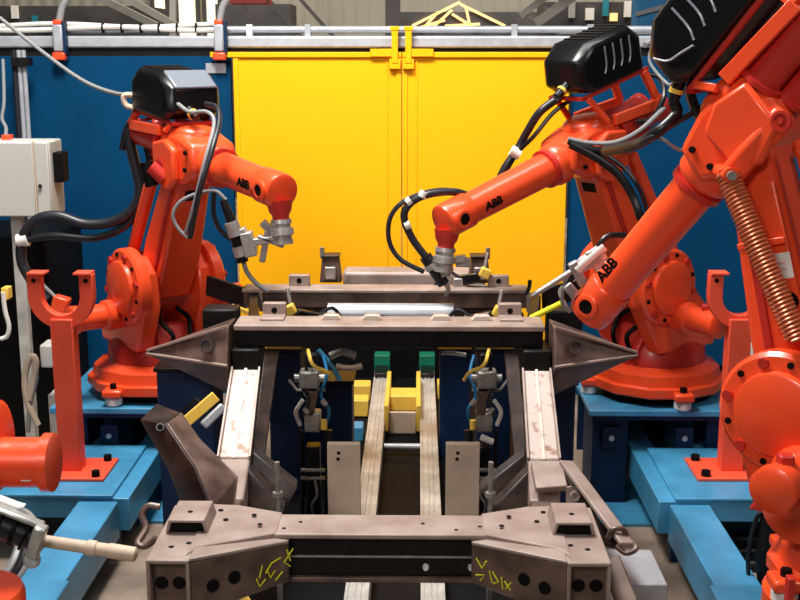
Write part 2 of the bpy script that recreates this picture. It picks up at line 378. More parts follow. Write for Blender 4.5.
# yellow carriage between rails
t = thing('yellow_carriage', (X0+0.03, 7.3, 0.18), 'yellow H-shaped carriage bracket between the two rails', 'bracket')
cx = (-0.254+0.070)/2
part('cross_plate', G().b2(cx-0.1, cx+0.1, 7.25, 7.45, 0.26, 0.36), 'yel2', t, 0.006)
for s_ in (-1, 1): part('side_plate', G().b2(cx+s_*0.1-0.015, cx+s_*0.1+0.015, 6.95, 7.75, 0.22, 0.39), 'yel2', t, 0.005)
part('lower_plate', G().b2(cx-0.085, cx+0.085, 7.0, 7.03, 0.19, 0.33), 'beige', t, 0.004)
for s_, y_ in ((-1, 7.35), (-1, 7.7), (1, 7.75)):
    x = cx+s_*0.30; part('yellow_stop', G().b2(x-0.07, x+0.07, y_, y_+0.14, 0.185, 0.30), 'yel2', bevel=0.008,
        label={(-1, 7.35): 'nearer yellow stop block left of the left rail', (-1, 7.7): 'farther yellow stop block left of the left rail', (1, 7.75): 'yellow stop block right of the right rail'}[(s_, y_)], cat='stop block')
part('blue_actuator', G().b2(cx-0.40, cx-0.24, 6.85, 6.98, 0.185, 0.28), 'bluep', bevel=0.008, label='small bright blue block left of the left rail', cat='block')
part('white_actuator', G().b2(cx+0.26, cx+0.36, 6.9, 7.0, 0.185, 0.29), 'white', bevel=0.008, label='small white block right of the right rail', cat='block')
# beige cover plates
for i, (xa, xb) in enumerate(((327, 360), (446, 480))):
    a = at(xa, 444, 5.25); b = at(xb, 444, 5.25)
    t = thing('cover_plate', ((a.x+b.x)/2, 5.25, 0.18), ['upright beige cover plate left of the left rail', 'upright beige cover plate right of the right rail'][i], 'plate')
    p = part('plate_body', G().b2(a.x, b.x, 5.25, 5.29, 0.18, a.z), 'beige', t, 0.004)
    for k, (fx, dz) in enumerate(((0.35, 0.045), (0.33, 0.075))):
        x = a.x+(b.x-a.x)*fx; part('hole', G().cyl((x, 5.2495, a.z-dz), (x, 5.251, a.z-dz), 0.009, seg=12), 'ink', p)
# navy tooling columns
def navy(pa, pb, Y, z0, d, lab, cap=True):
    a = at(*pa, Y); b = at(*pb, Y)
    t = thing('tooling_column', ((a.x+b.x)/2, Y+d/2, z0), lab, 'column')
    part('column_body', G().b2(a.x, b.x, Y, Y+d, z0, max(a.z, b.z)), 'navy', t, 0.008)
    if cap: part('cap_plate', G().b2(a.x-0.012, b.x+0.012, Y-0.012, Y+d+0.012, max(a.z, b.z), max(a.z, b.z)+0.02), 'darksteel', t, 0.004)
    return t
navy((156, 372), (212, 372), 5.45, 0.0, 0.3, 'navy blue tooling column under the left pointed horn bracket')
navy((268, 352), (300, 352), 6.0, 0.18, 0.3, 'dark navy tooling column behind the left clamp hoses')
navy((302, 384), (352, 384), 6.2, 0.18, 0.2, 'dark navy panel between the left clamp and the left rail')
navy((440, 352), (470, 352), 6.6, 0.18, 0.2, 'dark navy column right of the right rail, behind the plates')
navy((478, 352), (512, 352), 6.0, 0.18, 0.3, 'dark navy tooling column behind the right clamp hoses')
navy((544, 385), (576, 385), 5.45, 0.0, 0.3, 'navy blue tooling column under the right pointed horn bracket')
#navy((250, 470), (296, 470), 4.6, 0.0, 0.12, 'navy upright behind the left gusset plates', False)
#navy((478, 470), (520, 470), 4.6, 0.0, 0.12, 'navy upright behind the right gusset plates', False)
# posts with bolts
for i, (px, Y) in enumerate(((277, 4.5), (491, 4.5))):
    a = at(px, 462, Y)
    part('threaded_rod', G().cyl((a.x, Y, 0.18), (a.x, Y, a.z), 0.011, seg=10).cyl((a.x, Y, a.z-0.15), (a.x, Y, a.z-0.13), 0.022, seg=6), 'steel',
         label=['threaded steel rod beside the left gusset plates', 'threaded steel rod beside the right gusset plates'][i], cat='rod')

# ============================================================ CLAMPS WITH HOSES
def clamp_unit(px, mir, lab):
    s_ = mir
    def q(dx, y, Y): return at(px+s_*dx, y, Y)
    Y = 5.5
    base = q(0, 516, Y); base.z = 0.18
    t = thing('clamp_unit', base, lab, 'clamp')
    for dx in (-12, 13):
        a = q(dx, 430, Y); part('guide_column', G().cyl((a.x, Y, 0.18), (a.x, Y, a.z), 0.011, seg=12), 'darksteel', t)
    c = q(0, 445, Y); part('cylinder_body', G().b2(c.x-0.035, c.x+0.035, Y-0.03, Y+0.05, 0.18, c.z), 'black', t, 0.006)
    c = q(0, 420, Y); part('cylinder_head', G().b2(c.x-0.04, c.x+0.04, Y-0.05, Y+0.04, c.z-0.05, c.z+0.05), 'steel', t, 0.01)
    c = q(0, 402, Y); part('clamp_arm', G().beam((c.x-0.02, Y-0.02, c.z-0.06), (c.x+s_*0.01, Y-0.08, c.z+0.09), 0.05, 0.05, (0, 1, 0)), 'pressm', t, 0.008)
    c = q(-3, 378, Y-0.1); pv = part('pivot_block', G().b2(c.x-0.05, c.x+0.045, Y-0.14, Y-0.05, c.z-0.045, c.z+0.04), 'steel', t, 0.01)
    part('manifold', G().b2(c.x-0.03, c.x+0.03, Y-0.04, Y+0.02, c.z+0.045, c.z+0.10), 'darksteel', t, 0.006)
    for dx, dy in ((-9, 408), (9, 400), (-8, 392)): part('fitting', G().cyl(q(dx, dy, Y-0.09), q(dx+4, dy+5, Y-0.09), 0.013, seg=10), 'steel', t)
    part('hose', G().tube([q(-6, 368, Y-0.1), q(-12, 384, Y-0.1), q(-5, 398, Y-0.1), q(-10, 416, Y-0.06)], 0.009, 8), 'rubber', t)
    part('pivot_pin', G().cyl((c.x-0.075, Y-0.1, c.z), (c.x+0.07, Y-0.1, c.z), 0.02, seg=14), 'steel', pv)
    part('bracket_plate', G().tube([q(-24, 380, Y-0.05), q(-16, 390, Y-0.05), q(12, 390, Y-0.05)], 0.008, 6, smooth=False), 'steel', t)
    part('hose', G().tube([q(10, 355, Y), q(14, 375, Y-0.05), q(8, 395, Y-0.06), q(16, 410, Y-0.05), q(13, 425, Y)], 0.008, 8), 'bluecol', t, label='blue air hose')
    part('hose', G().tube([q(-5, 350, Y), q(0, 365, Y-0.15), q(14, 372, Y-0.15), q(20, 380, Y-0.1)], 0.009, 8), 'yel2', t, label='yellow air hose')
    part('hose', G().tube([q(-13, 425, Y-0.03), q(-17, 412, Y-0.06), q(-10, 400, Y-0.07)], 0.011, 8), 'white', t, label='white air hose')
    part('hose', G().tube([q(17, 430, Y-0.03), q(16, 480, Y-0.05), q(22, 510, Y-0.05), q(30, 530, Y)], 0.014, 8), 'rubber', t)
    part('fitting', G().cyl(q(11, 420, Y-0.06), q(11, 429, Y-0.06), 0.016, seg=10), 'yel2', t, label='brass fitting')
    for dy in (470, 478):
        c = q(0, dy, Y-0.05); part('sensor', G().b2(c.x-0.06, c.x+0.06, Y-0.06, Y-0.04, c.z-0.008, c.z+0.008), 'steel', t, 0.003)
    c = q(0, 505, Y-0.06); part('sensor_cable', G().tube([q(2, 480, Y-0.06), q(4, 495, Y-0.07), q(-1, 505, Y-0.07), q(1, 518, Y-0.06)], 0.007, 6), 'cableg', t)
    return t
clamp_unit(313, 1, 'pneumatic clamp with coloured air hoses left of the rails')
clamp_unit(484, -1, 'pneumatic clamp with coloured air hoses right of the rails')
a = at(488, 440, 5.4)
part('white_plug', G().cyl(at(481, 437, 5.35), at(493, 442, 5.35), 0.016, seg=12), 'white', label='short white plug lying across the right clamp', cat='plug')
# pipework below the rear cross beam
for k, (pts, r, m, lab) in enumerate((
    ([(330, 356), (342, 352), (356, 356)], 0.02, 'steel', 'bent steel pipe under the rear cross beam, left of the rails'),
    ([(336, 366), (350, 368), (362, 366)], 0.016, 'beige', 'short beige pipe under the rear cross beam, left of the rails'),
    ([(318, 350), (332, 366), (340, 380)], 0.013, 'bluep', 'blue hose looping down from the rear cross beam'),
    ([(441, 353), (452, 353), (466, 355)], 0.012, 'steel', 'thin steel pipe under the rear cross beam, right of the rails'))):
    part('pipe', G().tube([at(p[0], p[1], 5.75) for p in pts], r, 10), m, label=lab, cat='pipe')

# ============================================================ WORKPIECE: welded vehicle frame
FR = thing('vehicle_frame', (X0, 4.4, 0.8), 'brown welded vehicle subframe clamped in the fixture between the robots', 'vehicle frame')
# front crossmember
ft = 1.0
g = G().b2(mx(0.34), 0.34, 3.57, 3.74, ft-0.018, ft)          # top flange
front = part('front_crossmember', g, 'press', FR, 0.005)
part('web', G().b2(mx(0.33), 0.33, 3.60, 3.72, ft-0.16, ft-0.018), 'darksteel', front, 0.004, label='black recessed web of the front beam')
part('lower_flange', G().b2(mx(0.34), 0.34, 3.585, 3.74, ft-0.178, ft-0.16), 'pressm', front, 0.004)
part('web_rib', G().b2(mx(0.24), 0.24, 3.594, 3.60, ft-0.092, ft-0.086), 'steel', front)
for x in (mx(0.335)+0.06, mx(0.335)+0.085, -0.02+0.05, 0.20-0.02):
    part('stud', G().cyl((x, 3.585, ft-0.125), (x, 3.60, ft-0.125), 0.009, 0.011, seg=10), 'white', front)
for x in (mx(0.3)+0.15, mx(0.3)+0.10, X0+0.14, X0+0.33, X0+0.25, mx(0.3)+0.02, X0+0.43):
    part('hole', G().cyl((x, 3.64+0.04*math.sin(x*30), ft-0.001), (x, 3.64+0.04*math.sin(x*30), ft+0.0012), 0.007, seg=10), 'ink', front)
for s_ in (-1, 1):
    def X(v): return X0+s_*v
    side = 'left' if s_ < 0 else 'right'
    # flared gusset between beam and end block: top plate and slanted face
    top = [(X(0.34), 3.575, ft-0.016), (X(0.34), 3.75, ft-0.016), (X(0.50), 3.80, ft-0.010), (X(0.60), 3.80, ft-0.006), (X(0.60), 3.38, ft-0.006), (X(0.575), 3.44, ft-0.006)]
    gs = part('gusset_top', G().prism(top, (0, 0, 0.018)), 'press', FR, 0.004)
    for (hx, hy) in ((0.43, 3.70), (0.52, 3.66), (0.40, 3.62), (0.55, 3.74)):
        part('hole', G().cyl((X(hx), hy, ft+0.0115), (X(hx), hy, ft+0.0135), 0.009, seg=10), 'ink', gs)
    fa = [(X(0.30), 3.565, ft-0.03), (X(0.585), 3.36, ft-0.005), (X(0.585), 3.36, ft-0.19), (X(0.30), 3.565, ft-0.165)]
    fp = part('gusset_face', G().prism(fa, (0, 0.02, 0)), 'pressm', FR, 0.005)
    tp = [(X(0.30), 3.562, ft-0.032), (X(0.30), 3.60, ft-0.03), (X(0.585), 3.50, ft-0.0), (X(0.585), 3.355, ft-0.003)]
    part('gusset_lip', G().prism(tp, (0, 0, 0.012)), 'press', FR, 0.003)
    dirn = (Vector(fa[1])-Vector(fa[0])); dirn.z = 0; dirn.normalize(); nrm = Vector((dirn.y, -dirn.x, 0));
    if nrm.y > 0: nrm = -nrm
    for k, (d_, r_) in enumerate(((0.20, 0.021), (0.275, 0.021))):
        c = Vector(fa[0])+dirn*d_+Vector((0, 0, -0.065-0.008*k))
        part('hole', G().cyl(c+nrm*0.001, c+nrm*0.005, r_, seg=20), 'ink', fp)
    # chalk marks
    t0 = Vector(fa[0])+dirn*0.02+nrm*0.004+Vector((0, 0, -0.07))
    ch = G(); U = Vector((0, 0, 1))
    if s_ > 0:
        strokes = [[(0, .03), (.02, .0), (.035, .03)], [(.0, -.03), (0.03, -.02), (.015, -.045)], [(.045, .0), (.055, -.04)], [(.055, .0), (.075, -.03), (.06, -.04)],
                   [(.085, -.01), (.09, -.05)], [(.095, -.02), (.115, -.045)], [(.10, -.045), (.115, -.02)]]
    else:
        strokes = [[(-.03, .05), (.0, .01), (-.02, -.01)], [(-.01, .05), (-.02, .01)], [(.01, .03), (.04, .02), (.06, -.01)], [(.03, -.01), (.045, -.03), (.055, -.0)],
                   [(.07, .02), (.08, -.02)], [(.005, -.02), (.03, -.045)], [(.06, -.03), (.08, -.05), (.09, -.02)]]
    for st in strokes: ch.tube([t0+dirn*a_*1.15+U*b_ for a_, b_ in st], 0.0028, 5, smooth=False)
    part('chalk_mark', ch, 'chalk', fp, label='yellow handwritten chalk marks')
    # end block: open box section pointing forward
    eb = G(); x1_, x2_ = 0.585, 0.72
    eb.b2(X(x1_), X(x2_), 3.35, 3.80, ft-0.008, ft+0.006)
    eb.b2(X(x1_), X(x1_+0.012), 3.35, 3.80, ft-0.25, ft-0.008); eb.b2(X(x2_-0.012), X(x2_), 3.35, 3.80, ft-0.25, ft-0.008)
    e = part('end_block', eb, 'press', FR, 0.004)
    ep = part('end_plate', G().b2(X(x1_+0.012), X(x2_-0.012), 3.385, 3.40, ft-0.25, ft-0.01), 'pressm', e)
    for dxh in (0.04, 0.095):
        part('hole', G().cyl((X(x1_+dxh), 3.383, ft-0.085), (X(x1_+dxh), 3.3845, ft-0.085), 0.021, seg=20), 'ink', ep)
    # hat bracket on top
    hb = G(); ha, hb_ = 0.56, 0.70
    hb.prism([(X(ha), 3.55, ft+0.01), (X(ha+0.012), 3.55, ft+0.055), (X(hb_-0.012), 3.55, ft+0.055), (X(hb_), 3.55, ft+0.01),
              (X(hb_-0.01), 3.55, ft+0.01), (X(hb_-0.02), 3.55, ft+0.045), (X(ha+0.02), 3.55, ft+0.045), (X(ha+0.01), 3.55, ft+0.01)], (0, 0.17, 0))
    h = part('hat_bracket', hb, 'press', FR, 0.003)
    part('hat_shade', G().b2(X(ha+0.02), X(hb_-0.02), 3.56, 3.70, ft+0.012, ft+0.043), 'ink', h)  # black block fills the opening, its shade put in as colour
    for (hx, hy, hz_) in ((0.61, 3.48, ft+0.0065), (0.66, 3.45, ft+0.0065), (0.63, 3.62, ft+0.0555)):
        part('hole', G().cyl((X(hx), hy, hz_-0.001), (X(hx), hy, hz_+0.001), 0.009, seg=10), 'ink', h)
    # side rail: pale kick-up and lower length
    K = [Vector((X(0.66), 5.12, 1.13)), Vector((X(0.655), 4.68, 0.86)), Vector((X(0.62), 4.30, 0.83)), Vector((X(0.60), 3.80, 0.93))]
    def railseg(a, b, wa, wb, h_, m, nm, par):
        sd = Vector((1, 0, 0)); d = (b-a).normalized(); u = sd.cross(d).normalized()
        if u.z < 0: u = -u
        P = lambda p, w, i, j: p+sd*(i*w/2)-u*(h_ if j else 0)
        g = G().hexa([P(a, wa, -1, 1), P(a, wa, 1, 1), P(a, wa, 1, 0), P(a, wa, -1, 0), P(b, wb, -1, 1), P(b, wb, 1, 1), P(b, wb, 1, 0), P(b, wb, -1, 0)])
        o = part(nm, g, m, par, 0.01)
        return o, d, u
    kr, d, u = railseg(K[0], K[1], 0.125, 0.135, 0.10, 'pale', 'side_rail', FR)
    part('seam_ridge', G().beam(K[0]+u*0.002, K[1]+u*0.002, 0.012, 0.008, u), 'rusty', kr)
    for w_ in (-1, 1): part('edge_lip', G().beam(K[0]+Vector((w_*0.062, 0, 0))+u*0.006, K[1]+Vector((w_*0.067, 0, 0))+u*0.006, 0.008, 0.02, u), 'press', kr)
    railseg(K[1], K[2], 0.135, 0.12, 0.12, 'press', 'side_rail', FR)
    railseg(K[2], K[3], 0.12, 0.15, 0.12, 'pressm', 'side_rail', FR)
    # cylinder bolt row under rear block
    # rear crossbeam end post
    ebk = G().b2(X(0.60), X(0.73), 5.14, 5.36, 1.04, 1.215)
    rb = part('rear_post', ebk, 'darksteel', FR, 0.008)
    for dxh in (0.04, 0.09): part('bolt', G().cyl((X(0.60+dxh), 5.12, 1.075), (X(0.60+dxh), 5.14, 1.075), 0.014, seg=12), 'pressm', rb)
    part('foot_plate', G().b2(X(0.585), X(0.745), 5.10, 5.38, 1.02, 1.04), 'pressd', rb, 0.003)
    part('horn_backing', G().b2(X(0.735), X(0.90), 5.37, 5.50, 1.06, 1.35), 'darksteel', FR, 0.01)
    # inner skirt panel beside the kick-up
    sk = [(X(0.585), 5.2, 1.19), (X(0.52), 5.2, 1.19), (X(0.545), 4.66, 0.72), (X(0.585), 4.66, 0.80)]
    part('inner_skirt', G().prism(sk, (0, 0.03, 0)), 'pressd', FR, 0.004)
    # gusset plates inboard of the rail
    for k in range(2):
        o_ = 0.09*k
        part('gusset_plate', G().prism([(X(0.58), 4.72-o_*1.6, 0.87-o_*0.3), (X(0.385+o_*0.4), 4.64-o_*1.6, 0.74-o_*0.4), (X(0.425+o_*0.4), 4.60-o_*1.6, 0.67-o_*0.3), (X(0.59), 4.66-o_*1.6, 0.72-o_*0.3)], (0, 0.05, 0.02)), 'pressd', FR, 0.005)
    # pointed horn bracket with folded faces
    tip = Vector((X(1.125), 5.2, 1.185)); bx = X(0.735)
    hg = G(); v = [hg.bm.verts.new(p) for p in ((bx, 5.12, 1.33), (bx, 5.06, 1.165), (bx, 5.14, 1.0), (bx, 5.30, 1.0), (bx, 5.34, 1.32))]
    tv = [hg.bm.verts.new(tip+Vector((0, a_, b_))) for a_, b_ in ((0, 0.012), (-0.012, 0), (0, -0.012), (0.012, -0.01), (0.012, 0.012))]
    hg.face(v); hg.face(list(reversed(tv)))
    for i in range(5): hg.face([v[i], v[(i+1) % 5], tv[(i+1) % 5], tv[i]])
    hn = part('horn_bracket', hg, 'pressm', FR, 0.006)
    part('horn_edge', G().beam((bx, 5.10, 1.335), tip+Vector((0, -0.01, 0.012)), 0.02, 0.01), 'press', hn)
    part('horn_edge', G().beam((bx, 5.045, 1.165), tip+Vector((0, -0.018, 0)), 0.02, 0.008), 'press', hn)
    cen = Vector((X(0.83), 5.092, 1.245)); part('collar', G().lathe(cen, (s_*0.15, -0.93, 0.35), [(0, 0.035), (0.012, 0.035), (0.012, 0.022), (0.003, 0.02), (0.003, 0)], 20), 'pressd', hn)
    # tab brackets standing on the beams
    tb = part('tab_bracket', G().b2(X(0.50), X(0.61), 5.36, 5.40, 1.30, 1.385), 'press', FR, 0.006)
    part('hole', G().cyl((X(0.555), 5.357, 1.35), (X(0.555), 5.362, 1.35), 0.014, seg=14), 'ink', tb)
    part('tab_foot', G().b2(X(0.50), X(0.61), 5.26, 5.37, 1.322, 1.332), 'press', tb, 0.003)
# rear crossbeam
rc = part('rear_crossmember', G().b2(X0-0.72, X0+0.70, 5.17, 5.37, 1.295, 1.322), 'press', FR, 0.006)
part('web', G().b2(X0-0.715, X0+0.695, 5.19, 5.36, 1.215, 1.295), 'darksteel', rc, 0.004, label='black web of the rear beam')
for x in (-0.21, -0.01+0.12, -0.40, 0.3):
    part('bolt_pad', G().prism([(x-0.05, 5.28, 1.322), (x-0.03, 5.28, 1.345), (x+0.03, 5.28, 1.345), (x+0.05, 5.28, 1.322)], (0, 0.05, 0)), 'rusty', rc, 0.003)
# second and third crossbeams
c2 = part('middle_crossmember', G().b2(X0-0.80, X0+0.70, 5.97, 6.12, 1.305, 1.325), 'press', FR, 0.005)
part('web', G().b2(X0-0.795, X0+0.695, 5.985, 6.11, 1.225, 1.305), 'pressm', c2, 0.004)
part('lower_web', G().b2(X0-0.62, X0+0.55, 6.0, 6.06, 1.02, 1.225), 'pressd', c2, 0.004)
for s_ in (-1, 1): part('web_edge', G().b2(X0+s_*0.70-0.01, X0+s_*0.70+0.01, 5.955, 5.985, 1.21, 1.315), 'press', c2, 0.003)
c3 = part('far_crossmember', G().b2(X0-0.30, X0+0.50, 6.42, 6.60, 1.22, 1.335), 'press', FR, 0.02)
part('round_tube', G().cyl((X0-0.33, 5.72, 1.255), (X0+0.30, 5.72, 1.255), 0.052, seg=24), 'galv', FR)
part('wire_hook', G().tube([(X0-0.15, 5.55, 1.20), (X0-0.13, 5.55, 1.27), (X0-0.02, 5.55, 1.27), (X0+0.0, 5.55, 1.20)], 0.008, 6), 'darksteel', FR)
for s_, px in ((-1, 331), (1, 479)):
    t = at(px, 288, 6.2); x = t.x
    b_ = part('tower_bracket', G().prism([(x-0.06, 6.18, 1.32), (x-0.045, 6.18, 1.46), (x+0.045, 6.18, 1.46), (x+0.06, 6.18, 1.32)], (0, 0.09, 0)), 'pressm', FR, 0.008)
    part('pin', G().cyl((x-s_*0.045*-1, 6.2, 1.45), (x+s_*0.045, 6.2, 1.51), 0.012, seg=10), 'steel', b_)
    part('cap', G().b2(x-0.05, x+0.05, 6.17, 6.28, 1.46, 1.47), 'pressd', b_, 0.003)
    part('block', G().b2(x-0.03, x+0.03, 6.155, 6.18, 1.34, 1.41), 'steel', b_, 0.006)
    lx = at(300 if s_ < 0 else 498, 284, 6.1).x
    tb = part('tab_bracket', G().b2(lx-0.055, lx+0.055, 6.06, 6.10, 1.32, 1.385), 'press', FR, 0.006)
    part('hole', G().cyl((lx, 6.057, 1.355), (lx, 6.062, 1.355), 0.014, seg=14), 'ink', tb)
    part('end_plate', G().beam((X0+s_*0.78, 6.0, 1.27), (X0+s_*1.02, 6.2, 1.30), 0.03, 0.11), 'darksteel', FR, 0.006)
# diagonal dark braces linking the rear beams
for s_ in (-1, 1):
    part('diagonal_brace', G().beam((X0+s_*0.66, 5.4, 1.25), (X0+s_*0.74, 5.98, 1.26), 0.05, 0.08), 'darksteel', FR, 0.005)

# left strut bracket (dark folded channel leaning up to the left)
def loft(sections, nm, m, par, bevel=0.006, label=None, cat=None):
    g = G(); R = [[g.bm.verts.new(p) for p in s] for s in sections]
    for A, B in zip(R, R[1:]):
        n = len(A)
        for i in range(n): g.face([A[i], A[(i+1) % n], B[(i+1) % n], B[i]])
    g.face(list(reversed(R[0]))); g.face(R[-1])
    return part(nm, g, m, par, bevel, label=label)
def secp(px, Y, dz=0):  # section by four pixels
    return [at(p[0], p[1], Y+(p[2] if len(p) > 2 else 0)) for p in px]
def shell(polys, nm, m, par, th):
    g = G(); cache = {}
    def V_(p):
        if p not in cache: cache[p] = g.bm.verts.new(at(*p))
        return cache[p]
    for P in polys: g.face([V_(p) for p in P])
    o = part(nm, g, m, par); sm = o.modifiers.new('thickness', 'SOLIDIFY'); sm.thickness = th; sm.offset = 0
    bv = o.modifiers.new('bevel', 'BEVEL'); bv.width = 0.004; bv.segments = 2
    return o
A0, B0, C0, D0, E0, F0 = (141, 421, 4.38), (157, 405, 4.46), (180, 414, 4.42), (198, 440, 4.36), (236, 478, 4.24), (232, 509, 4.14)
R0_, R1_, R2_, G0, H0 = (166, 424, 4.27), (196, 468, 4.14), (212, 508, 4.04), (184, 508, 4.18), (170, 470, 4.28)
sb = shell([(A0, R0_, R1_, H0), (H0, R1_, R2_, G0), (A0, B0, C0, R0_)], 'strut_bracket', 'pressd', FR, 0.016)  # left face: its shade is put into the dark colour
shell([(R0_, C0, D0, R1_), (R1_, D0, E0, R2_), (R2_, E0, F0)], 'bracket_flange', 'pressm', sb, 0.014)  # flange paler than the web: light on it put into colour
part('bracket_ridge', G().tube([at(*p) for p in (C0, D0, E0, F0)], 0.009, 8, smooth=False), 'pressm', sb)
part('pivot_pin', G().cyl(at(160, 427, 4.36), at(160, 427, 4.26), 0.016, seg=16), 'steel', sb)
part('pivot_socket', G().cyl(at(160, 427, 4.262), at(160, 427, 4.256), 0.011, seg=16), 'ink', sb)
# right strap bracket
sp = part('strap_bracket', G().beam(at(566, 462, 4.3), at(628, 545, 3.75), 0.06, 0.018, (0.3, -0.6, 0.7)), 'press', FR, 0.005)
part('strap_web', G().prism([at(568, 470, 4.3), at(600, 520, 3.95), at(622, 548, 3.8), at(592, 540, 3.95)], (-0.01, 0.03, -0.02)), 'pressd', sp, 0.003)
part('strap_eye', G().tube([at(608, 538, 3.8), at(612, 530, 3.8), at(622, 529, 3.8), at(628, 537, 3.8), at(636, 548, 3.74), at(626, 553, 3.74), at(616, 546, 3.76)], 0.010, 8), 'pressm', sp)
lug = part('rail_lug', G().prism([at(566, 487, 4.2), at(566, 515, 4.15), at(592, 515, 4.12), at(590, 492, 4.15), at(580, 484, 4.2)], (0.0, 0.012, 0)), 'pressm', FR, 0.004)
part('lug_eye', G().lathe(at(575, 496, 4.14), (0, -1, 0.3), [(0, 0.02), (0.014, 0.018), (0.014, 0.010), (0.004, 0.009), (0.004, 0)], 18), 'press', lug)
part('rail_patch', G().prism([at(531, 462, 4.45), at(562, 460, 4.45), at(568, 486, 4.28), at(536, 488, 4.28)], (0, 0.02, -0.03)), 'press', FR, 0.006)
part('outer_leg', G().beam(at(610, 560, 3.6), at(630, 610, 3.45), 0.07, 0.03, (0, -1, 0)), 'pressm', FR, 0.005)
# left eyelet
part('loop_eye', G().tube([at(160, 507, 3.85), at(148, 506, 3.85), at(142, 515, 3.83), at(146, 528, 3.8), at(138, 543, 3.75), at(146, 546, 3.74), at(156, 538, 3.74)], 0.012, 8), 'pressm', FR)

# fixture locators on the beams: yellow clamp jaws with black bodies
for s_, px, py, Y, lab in ((-1, 290, 310, 5.5, 'yellow-jawed clamp on the left of the rear cross beams'), (1, 499, 312, 5.5, 'yellow-jawed clamp on the right of the rear cross beams'),
                       (1, 485, 273, 6.05, 'small yellow-jawed clamp beside the right tower bracket')):
    c = at(px, py, Y)
    t = thing('toggle_clamp', c-Vector((0, 0, 0.06)), lab, 'clamp')
    R = Matrix.Rotation(math.radians(25*s_), 3, 'Y')
    part('jaw', G().box(c, (0.055, 0.05, 0.05), R), 'yel2', t, 0.006, label='yellow jaw')
    part('body', G().beam(c+Vector((-s_*0.03*-1*-1, 0.0, -0.02))-Vector((s_*0.0, 0, 0)), c+Vector((-s_*0.13, 0.03, -0.05)), 0.05, 0.055), 'black', t, 0.008)
    part('arm', G().beam(c+Vector((0, 0.02, 0.02)), c+Vector((s_*0.015, 0.04, 0.10)), 0.016, 0.016), 'steel', t, 0.003)
    part('base_block', G().b2(c.x-s_*0.13-0.035, c.x-s_*0.13+0.035, Y, Y+0.08, c.z-0.10, c.z-0.03), 'steel', t, 0.006)
    part('hose', G().tube([c+Vector((-s_*0.12, 0.03, -0.04)), c+Vector((-s_*0.20, 0.05, 0.0)), c+Vector((-s_*0.25, 0.05, -0.06)), c+Vector((-s_*0.28, 0.1, -0.12))], 0.009, 8), 'rubber', t)
part('torch_lance', G().cyl(at(531, 318, 5.4), at(562, 303, 5.35), 0.014, seg=12), 'chalk', label='bright yellow rod lying behind the right end of the rear beam', cat='rod')
part('yellow_bar', G().beam(at(232, 306, 5.9), at(262, 318, 5.7), 0.02, 0.02), 'yel2', label='yellow bar behind the left end of the rear beam', cat='bar')
# yellow / grey bars left of the kick-up
part('yellow_lever', G().beam(at(186, 422, 4.95), at(216, 396, 5.0), 0.05, 0.025, (0, -1, 0)), 'yel2', bevel=0.004, label='yellow lever leaning beside the left pale rail', cat='lever')
part('grey_lever', G().beam(at(203, 426, 4.9), at(224, 406, 4.95), 0.04, 0.025, (0, -1, 0)), 'galv', bevel=0.008, label='grey lever below the yellow lever at the left rail', cat='lever')
part('dark_bracket', G().tube([at(182, 412, 5.0), at(196, 399, 5.0), at(202, 404, 5.0)], 0.009, 6, smooth=False), 'darksteel', label='thin dark bracket behind the yellow lever', cat='bracket')
part('yellow_guard', G().prism([az(196, 603, 0.5), az(238, 583, 0.5), az(252, 606, 0.5), az(236, 640, 0.5)], (0, 0, 0.02)), 'yel2', bevel=0.003, label='yellow sheet under the left end of the front beam', cat='plate')
# sheet box
gb = thing('sheet_box', (0.79, 3.95, 0), 'grey galvanised sheet box on legs beside the right end of the frame', 'box')
p = [az(603, 540, 0.72), az(668, 551, 0.72), az(650, 521, 0.72), az(596, 521, 0.72)]
part('box_body', G().b2(0.66, 0.885, 3.82, 4.12, 0.45, 0.71), 'galv', gb, 0.006)
part('leg', G().b2(0.68, 0.72, 3.86, 3.90, 0, 0.45), 'darksteel', gb)
part('leg', G().b2(0.82, 0.86, 4.04, 4.08, 0, 0.45), 'darksteel', gb)

